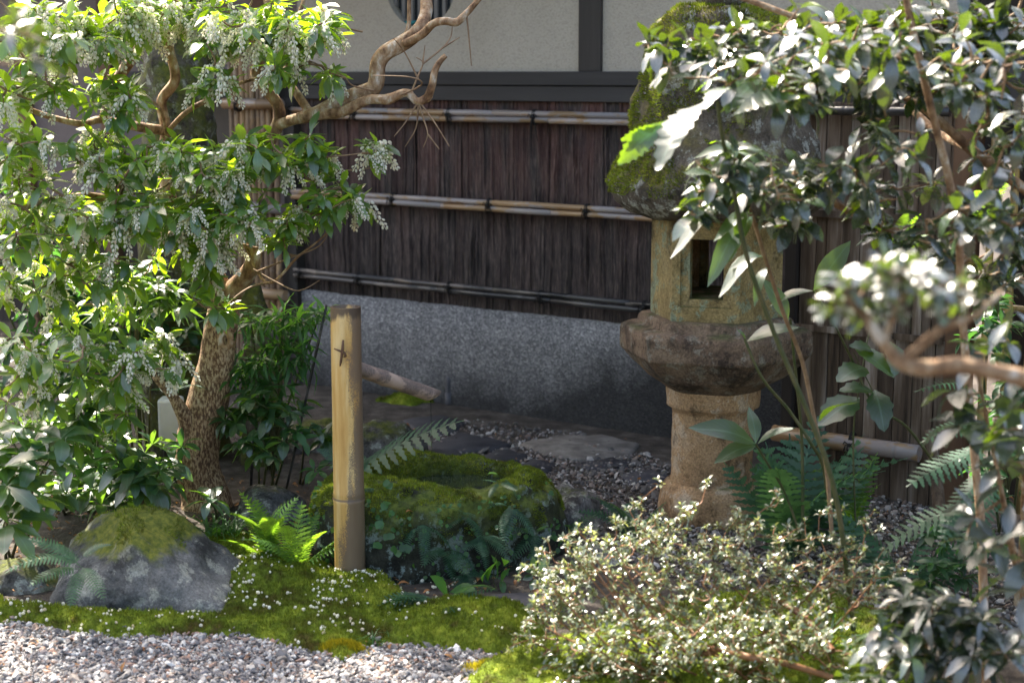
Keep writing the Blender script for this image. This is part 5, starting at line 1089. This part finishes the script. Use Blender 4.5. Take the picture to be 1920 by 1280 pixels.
blobs = [(1235, 95, 3.85, 35, 22, .08, 5), (1310, 85, 3.85, 50, 35, .12, 8), (1400, 80, 3.9, 70, 45, .2, 14), (1500, 60, 3.9, 80, 55, .2, 22), (1600, 70, 3.9, 80, 65, .25, 26), (1700, 50, 3.9, 80, 55, .25, 24), (1800, 60, 3.9, 80, 60, .25, 26), (1890, 70, 3.9, 60, 70, .25, 22), (1520, 150, 3.9, 90, 35, .2, 20), (1620, 160, 3.95, 80, 40, .2, 18), (1720, 150, 3.95, 60, 40, .2, 12), (1810, 150, 3.95, 50, 30, .2, 8), (1885, 200, 3.9, 50, 60, .2, 14), (1640, 230, 3.95, 40, 30, .1, 5), (1870, 300, 3.9, 60, 40, .2, 12), (1830, 90, 4.3, 90, 60, .2, 14),
         (1330, 350, 3.85, 50, 22, .1, 9), (1420, 350, 3.85, 70, 25, .12, 14), (1500, 330, 3.85, 60, 25, .12, 10), (1590, 350, 3.9, 60, 30, .12, 9), (1660, 370, 3.9, 50, 30, .12, 7), (1480, 420, 3.85, 60, 14, .1, 5), (1700, 440, 3.9, 60, 30, .15, 7), (1880, 440, 3.9, 60, 60, .2, 16), (1800, 480, 3.9, 60, 40, .2, 10), (1850, 540, 3.9, 70, 40, .2, 12), (1750, 330, 4.0, 25, 25, .1, 3), (1300, 130, 3.7, 80, 35, .15, 5), (1420, 130, 3.6, 90, 45, .2, 10), (1540, 100, 3.5, 90, 60, .2, 10), (1450, 190, 3.6, 80, 30, .15, 9), (1650, 110, 3.5, 90, 70, .2, 12), (1780, 120, 3.5, 90, 80, .2, 12), (1880, 160, 3.4, 60, 120, .2, 18), (1380, 310, 3.6, 90, 35, .12, 12), (1290, 380, 3.6, 50, 25, .1, 6), (1470, 370, 3.6, 80, 25, .12, 9), (1600, 330, 3.6, 80, 35, .12, 9), (1700, 260, 3.6, 70, 50, .15, 9), (1860, 380, 3.4, 70, 70, .15, 12), (1780, 420, 3.5, 70, 50, .15, 9),
         (2050, 200, 4.2, 120, 300, .4, 60), (1750, -120, 4.1, 350, 90, .4, 70)]
tg = blob_points(blobs); mb, dirs = grow(gn, tg, .0038, .0014); wire(mb, gl, M['limb']); Ms = []
tg2 = [(c, d) for c, d in zip(tg, dirs) if random.random() < .8]
for c, d in tg2: Ms += whorl(c, d*.7+np.array((0, -.1, .25)), random.randint(4, 6), .070, (30, 100), .2, .3, .04)
scatter(gl, 'leaf', 'foliage', gt, M['glossy'], Ms, 300)
# whorled long-leaved sapling crossing the lantern
wl = [leaf_tpl(.23, 7, .2, .35, shape=.95), leaf_tpl(.26, 7, .15, .45, shape=.95)]
C = (1375, 285, 3.9)
leafset('whorled_sapling', 'slender sapling with a rosette of long drooping leaves crossing in front of the lantern', (1545, 1000, 4.3),
        [(C, (1300, 335, 3.8)), (C, (1335, 345, 3.75)), (C, (1290, 290, 3.9)), (C, (1320, 235, 4.0)), (C, (1440, 245, 3.95)), (C, (1465, 265, 3.85)), (C, (1450, 300, 3.8)), (C, (1365, 365, 3.75)), (C, (1400, 240, 4.05)), (C, (1480, 275, 3.95)), (C, (1300, 265, 3.8)), (C, (1345, 250, 4.0)),
         ((1412, 400, 3.95), (1330, 420, 3.8)), ((1412, 405, 3.95), (1310, 500, 3.75)), ((1412, 410, 3.95), (1350, 470, 3.8)), ((1400, 380, 3.95), (1375, 440, 3.8)), ((1395, 370, 3.9), (1260, 360, 3.8)), ((1395, 375, 3.9), (1210, 440, 3.75)), ((1400, 370, 3.9), (1500, 340, 3.8)),
         ((1432, 480, 4), (1330, 510, 3.85)), ((1432, 485, 4), (1370, 470, 3.9)), ((1440, 500, 4), (1400, 560, 3.9))], wl, 'aucuba', 'sapling',
        [([C, (1390, 350, 3.92), (1415, 420, 3.97), (1440, 500, 4.0), (1470, 590, 4.1), (1505, 680, 4.2), (1530, 800, 4.25), (1550, 880, 4.3), (1560, 1010, 4.3)], .0048, .0062)], 'twig', shrink=.78)
leafset('green_sapling', 'thin green stemmed sapling rising from behind the lantern shaft with blue green leaves', (1545, 860, 4.5),
        [((1417, 832, 4.4), (1310, 785, 4.3)), ((1417, 832, 4.4), (1410, 758, 4.45)), ((1420, 832, 4.4), (1485, 790, 4.4)), ((1417, 835, 4.4), (1345, 852, 4.3)), ((1398, 636, 4.4), (1385, 615, 4.4)), ((1400, 640, 4.4), (1490, 600, 4.35)), ((1478, 605, 4.4), (1440, 520, 4.4)), ((1535, 790, 4.5), (1600, 735, 4.4)), ((1525, 545, 4.4), (1595, 450, 4.4), (-.3, -1, .1)), ((1525, 545, 4.4), (1440, 560, 4.4))],
        [leaf_tpl(.36, 6, .2, .2, shape=.85)], 'aucuba', 'sapling',
        [([(1396, 635, 4.4), (1430, 710, 4.4), (1480, 770, 4.45), (1520, 830, 4.45), (1545, 880, 4.5), (1560, 1010, 4.5)], .004, .006), ([(1482, 600, 4.4), (1492, 700, 4.45), (1502, 800, 4.5), (1505, 890, 4.5), (1505, 1010, 4.5)], .004, .005), ([(1417, 832, 4.4), (1440, 870, 4.45), (1470, 920, 4.5), (1500, 1000, 4.5)], .003, .004), ([(1525, 545, 4.45), (1560, 600, 4.5), (1600, 680, 4.6), (1640, 760, 4.6), (1700, 800, 4.7), (1760, 880, 4.8)], .003, .005)])
tl = [leaf_tpl(.62, 9, .12, .2, tooth=.16, shape=.8), leaf_tpl(.58, 9, .2, .1, tooth=.16, shape=.8)]
leafset('toothed_plant', 'thin stemmed plant with heart shaped toothed leaves before the plank fence', (1600, 1000, 4.7), [((1600, 650, 4.6), (1680, 700, 4.5)), ((1640, 660, 4.6), (1600, 640, 4.55)), ((1670, 640, 4.6), (1685, 695, 4.5)), ((1640, 730, 4.6), (1660, 800, 4.5)), ((1640, 735, 4.6), (1580, 720, 4.55)), ((1625, 690, 4.6), (1575, 700, 4.5)), ((1612, 745, 4.6), (1535, 790, 4.5))], tl, 'aucuba', 'plant',
        [([(1630, 620, 4.65), (1612, 720, 4.6), (1600, 820, 4.6), (1605, 1000, 4.6)], .002, .003), ([(1600, 660, 4.6), (1640, 740, 4.6)], .0015, .002)])
al = [leaf_tpl(.38, 17, .14, .30, tooth=.24, shape=.95, wave=.06), leaf_tpl(.40, 17, .22, .2, tooth=.24, shape=.95, wave=.06)]
leafset('toothed_shrub', 'large toothed glossy leaves catching the sun in front of the lantern roof', (1420, 560, 3.7),
        [((1325, 190, 3.55), (1212, 296, 3.4)), ((1250, 225, 3.6), (1148, 312, 3.6), (-.25, -1, .25)), ((1245, 235, 3.6), (1160, 270, 3.6), (.1, -1, -.1)), ((1372, 218, 3.5), (1492, 152, 3.45)), ((1362, 215, 3.55), (1445, 112, 3.65)), ((1368, 152, 3.55), (1296, 150, 3.6)), ((1372, 165, 3.5), (1312, 186, 3.4)), ((1372, 172, 3.55), (1450, 128, 3.5))], al, 'aucuba', 'shrub',
        [([(1345, 190, 3.55), (1355, 260, 3.58), (1375, 350, 3.62), (1400, 480, 3.65), (1450, 620, 3.7), (1560, 900, 3.75), (1600, 1180, 3.8)], .004, .007)], shrink=.92)
# brown straight stem at right
leafset('bare_sapling', 'straight brown sapling stem rising to the top right in front of the fence', (1830, 1100, 3.7), [((1690, 20, 3.6), (1650, 60, 3.6)), ((1690, 10, 3.6), (1740, 40, 3.6)), ((1720, 110, 3.6), (1770, 150, 3.55))], gt, 'glossy', 'sapling',
        [([(1688, -60, 3.6), (1712, 60, 3.6), (1745, 200, 3.6), (1780, 340, 3.6), (1798, 450, 3.62), (1802, 560, 3.65), (1815, 720, 3.7), (1828, 860, 3.7), (1840, 1000, 3.7), (1850, 1300, 3.7)], .008, .011)], 'limb')
# near out of focus branch
nb_ = empty('leafy_branch', tuple(P(2150, 900, 2.3)), 'blurred near branch with small shining leaves at middle right', 'shrub'); nn_ = []
for pts in ([(2100, 760, 2.3, .016), (1960, 720, 2.25, .014), (1880, 700, 2.2, .013), (1800, 685, 2.2, .012), (1740, 690, 2.2, .012), (1690, 680, 2.2, .011), (1655, 640, 2.2, .009), (1620, 590, 2.2, .007), (1590, 560, 2.2, .004)], [(1690, 680, 2.2, .008), (1760, 620, 2.2, .006), (1830, 590, 2.2, .005), (1880, 545, 2.2, .003)], [(1655, 640, 2.2, .006), (1690, 560, 2.2, .004), (1720, 530, 2.2, .003)]):
    p, r = limb(pts, 5); shifted(MB().tube(p, r, 9, bump=.08, freq=20), nb_).build('limb', M['limb'], nb_, smooth=True); nn_ += p[2::2]
p, r = smoothpath([(1.55, 2.35, -.03), (1.52, 2.32, .6), (1.30, 2.30, 1.0), P(2100, 760, 2.3)], [.035, .03, .022, .016], 8); shifted(MB().tube(p, r, 12, bump=.08, freq=12), nb_).build('trunk', M['limb'], nb_, smooth=True)
tg = blob_points([(1600, 545, 2.2, 60, 45, .06, 8), (1680, 520, 2.2, 70, 45, .08, 12), (1750, 540, 2.2, 60, 50, .08, 10), (1810, 560, 2.2, 50, 40, .06, 6), (1660, 590, 2.2, 60, 25, .06, 6), (1570, 570, 2.2, 30, 20, .04, 4)])
mb, dirs = grow(nn_, tg, .0025, .001); wire(mb, nb_, M['limb']); Ms = []
for c, d in zip(tg, dirs): Ms += whorl(c, d*.7+np.array((0, 0, .4)), random.randint(4, 6), .034, (35, 90), .1, .25, .015)
scatter(nb_, 'leaf', 'foliage', gt, M['glossy'], Ms, 300)
nl = empty('leafy_sprig', tuple(P(-200, 60, 2.4)), 'blurred bright near sprig of leaves in the top left corner', 'sprig'); nn_ = []
for pts in ([(-200, 20, 2.4, .008), (-60, 50, 2.4, .005), (30, 60, 2.4, .003), (90, 80, 2.4, .002)], [(-200, 60, 2.4, .008), (-80, 110, 2.4, .004), (10, 120, 2.4, .002)]):
    p, r = limb(pts, 5); shifted(MB().tube(p, r, 7), nl).build('limb', M['limb'], nl, smooth=True); nn_ += p[2::2]
for q in ((-200, 20), (-200, 60)): p, r = smoothpath([(-1.7, 2.5, -.03), (-1.6, 2.45, .8), (-1.3, 2.42, 1.35), P(*q, 2.4)], [.02, .017, .012, .008], 8); shifted(MB().tube(p, r, 9, bump=.08, freq=12), nl).build('stem', M['limb'], nl, smooth=True)
tg = blob_points([(30, 50, 2.4, 50, 30, .05, 4), (70, 90, 2.4, 30, 20, .05, 2)]); Ms = []; mb, dirs = grow(nn_, tg, .0025, .001); wire(mb, nl, M['limb'])
for c, d in zip(tg, dirs): Ms += whorl(c, d*.7+np.array((0, 0, .4)), random.randint(4, 6), .045, (35, 90), .1, .25, .015)
scatter(nl, 'leaf', 'foliage', lt, M['glossy'], Ms, 300)
# right edge large-leaved shrub
gt0 = [leaf_tpl(.36, 5, .2, .3), leaf_tpl(.32, 5, .12, .45), leaf_tpl(.38, 5, .3, .15)]
bush('large_leaf_shrub', 'large leaved glossy shrub at the lower right edge', 'shrub', G(1960, 1250), [(1880, 640, 3.1, 50, 60, .15, 4), (1900, 760, 3.1, 60, 60, .2, 5), (1850, 840, 3.1, 50, 60, .2, 5), (1915, 900, 3.1, 60, 70, .2, 5), (1850, 980, 3.1, 70, 50, .2, 4), (1905, 1060, 3.1, 50, 50, .2, 4), (1810, 750, 3.3, 50, 30, .1, 2)], bt, M['glossy'], .088, (4, 6), (30, 100), stalk='limb', nind=220, r0=.005)
bush('large_leaf_shrub', 'shiny leaved low shrub in the bottom right corner', 'shrub', G(1760, 1330), [(1700, 1120, 3.3, 70, 40, .12, 7), (1660, 1190, 3.3, 70, 40, .12, 8), (1780, 1160, 3.3, 80, 50, .12, 9), (1860, 1200, 3.2, 80, 60, .12, 10), (1740, 1250, 3.2, 120, 40, .12, 10), (1620, 1260, 3.2, 60, 30, .1, 5)], gt0, M['glossy'], .075, (5, 7), (45, 95), stalk='limb', nind=240, r0=.004)
bush('fine_shrub', 'fine leaved dark shrub filling the right background beside the gate', 'shrub', G(1880, 1000), [(1880, 600, 4.8, 80, 80, .2, 16), (1900, 760, 4.7, 80, 80, .2, 16), (1870, 880, 4.6, 70, 60, .2, 12), (1800, 1040, 4.3, 90, 40, .2, 10)], bt, M['dark_shrub'], .06, (6, 8), nind=60)

# ============================================================ azalea in front
az0 = G(1350, 1300); azr = empty('azalea_bush', tuple(az0), 'low twiggy azalea bush with tiny glinting leaves in the right foreground', 'azalea'); an = []; mb0 = MB()
random.seed(21)
for k in range(34):
    s = az0+np.array((random.uniform(-.25, .35), random.uniform(-.05, .3), 0)); px, py, Y = random.uniform(1000, 1640), random.uniform(1020, 1200), random.uniform(3.5, 3.95); e = P(px, py, Y)
    m1 = (s+e)/2+rdir()*.06; m1[2] = max(.03, s[2]+(e[2]-s[2])*.35); p, r = smoothpath([s, m1, e], [.0032, .0022, .0012], 7); mb0.tube(p, r, 5, cap=False); an += p[5:]
for pts in ([(1250, 1235, 3.7, .004), (1330, 1215, 3.6, .007), (1400, 1230, 3.5, .009), (1480, 1245, 3.5, .008), (1560, 1270, 3.5, .008)], [(1180, 1215, 3.7, .003), (1250, 1235, 3.65, .005), (1340, 1222, 3.6, .006)], [(1450, 1120, 3.7, .005), (1510, 1160, 3.6, .008), (1560, 1220, 3.5, .01)]):
    p, r = limb(pts, 5); mb0.tube(p, r, 7, cap=False, bump=.1, freq=20); an += p
blobs = [(1060, 1100, 3.8, 60, 45, .12, 60), (1120, 1060, 3.8, 70, 50, .12, 70), (1100, 1170, 3.7, 110, 50, .12, 90), (1220, 1030, 3.8, 80, 60, .15, 90), (1220, 1140, 3.7, 110, 60, .15, 120), (1330, 1060, 3.8, 90, 60, .15, 100), (1350, 1160, 3.65, 110, 60, .15, 120), (1450, 1060, 3.75, 80, 60, .15, 80), (1480, 1160, 3.6, 90, 60, .15, 90), (1560, 1090, 3.7, 70, 50, .12, 50), (1610, 1040, 3.8, 40, 30, .08, 14), (1180, 1230, 3.6, 130, 40, .12, 80), (1420, 1240, 3.55, 150, 40, .12, 90), (1060, 1240, 3.7, 60, 30, .1, 30), (1290, 950, 3.85, 30, 22, .06, 8), (1390, 980, 3.85, 40, 30, .06, 14), (1150, 980, 3.85, 25, 20, .05, 5), (1330, 905, 3.85, 20, 12, .04, 3), (1000, 1140, 3.8, 30, 40, .08, 14), (1560, 1200, 3.5, 60, 50, .1, 30), (1010, 1100, 3.8, 50, 70, .12, 26), (1090, 1010, 3.85, 60, 30, .1, 20), (1250, 980, 3.85, 70, 30, .1, 26), (1380, 990, 3.8, 80, 30, .1, 26), (1500, 1000, 3.8, 70, 30, .1, 20), (1620, 1110, 3.7, 60, 60, .12, 30), (1000, 1200, 3.75, 60, 50, .1, 20), (1300, 1190, 3.5, 260, 60, .1, 90)]
blobs = [(*b_[:6], int(b_[6]*.95)+1) for b_ in blobs]+[(1450, 930, 3.9, 30, 20, .06, 6), (1200, 950, 3.9, 30, 20, .06, 6), (1630, 980, 3.85, 30, 30, .06, 8), (1020, 1030, 3.85, 25, 25, .06, 6), (1560, 960, 3.9, 30, 20, .06, 5), (975, 1180, 3.8, 20, 50, .06, 8), (1240, 905, 3.9, 12, 12, .03, 2), (1560, 1020, 3.8, 50, 30, .1, 14), (1680, 1060, 3.8, 50, 40, .1, 12), (1120, 1270, 3.6, 120, 30, .1, 26)]
tg = blob_points(blobs); mb, dirs = grow(an, tg, .0022, .0009, sides=3); mb0.add(mb.v, mb.f); wire(mb0, azr, M['redstalk']); Ms = []
for c, d in zip(tg, dirs): Ms += whorl(c, d*.5+np.array((0, 0, .6)), random.randint(7, 11), .0175, (20, 95), .05, .3, .014)
scatter(azr, 'leaf', 'foliage', [leaf_tpl(.42, 3, .2, .15), leaf_tpl(.36, 3, .1, .25)], M['azalea'], Ms, 300, 10)
GRP = {'fern': 'ferns among the rocks and shrubs', 'broad_leaf_plant': 'broad leaved plants at the left', 'rock': 'rocks round the basin', 'dark_shrub': 'dark shrubs on the left', 'grass_clump': 'grass clumps in the moss', 'holly_fern': 'oval leaved sprigs by the basin', 'large_leaf_shrub': 'large leaved shrubs at the right edge', 'garden_stake': 'thin black stakes'}
for o in list(bpy.data.objects):
    if o.parent is None and o.get('label') and not o.get('group'):
        k = o.name.split('.')[0]
        if k in GRP: o['group'] = GRP[k]
print('objects', len(bpy.data.objects), 'tris', sum(len(m.polygons) for m in bpy.data.meshes))
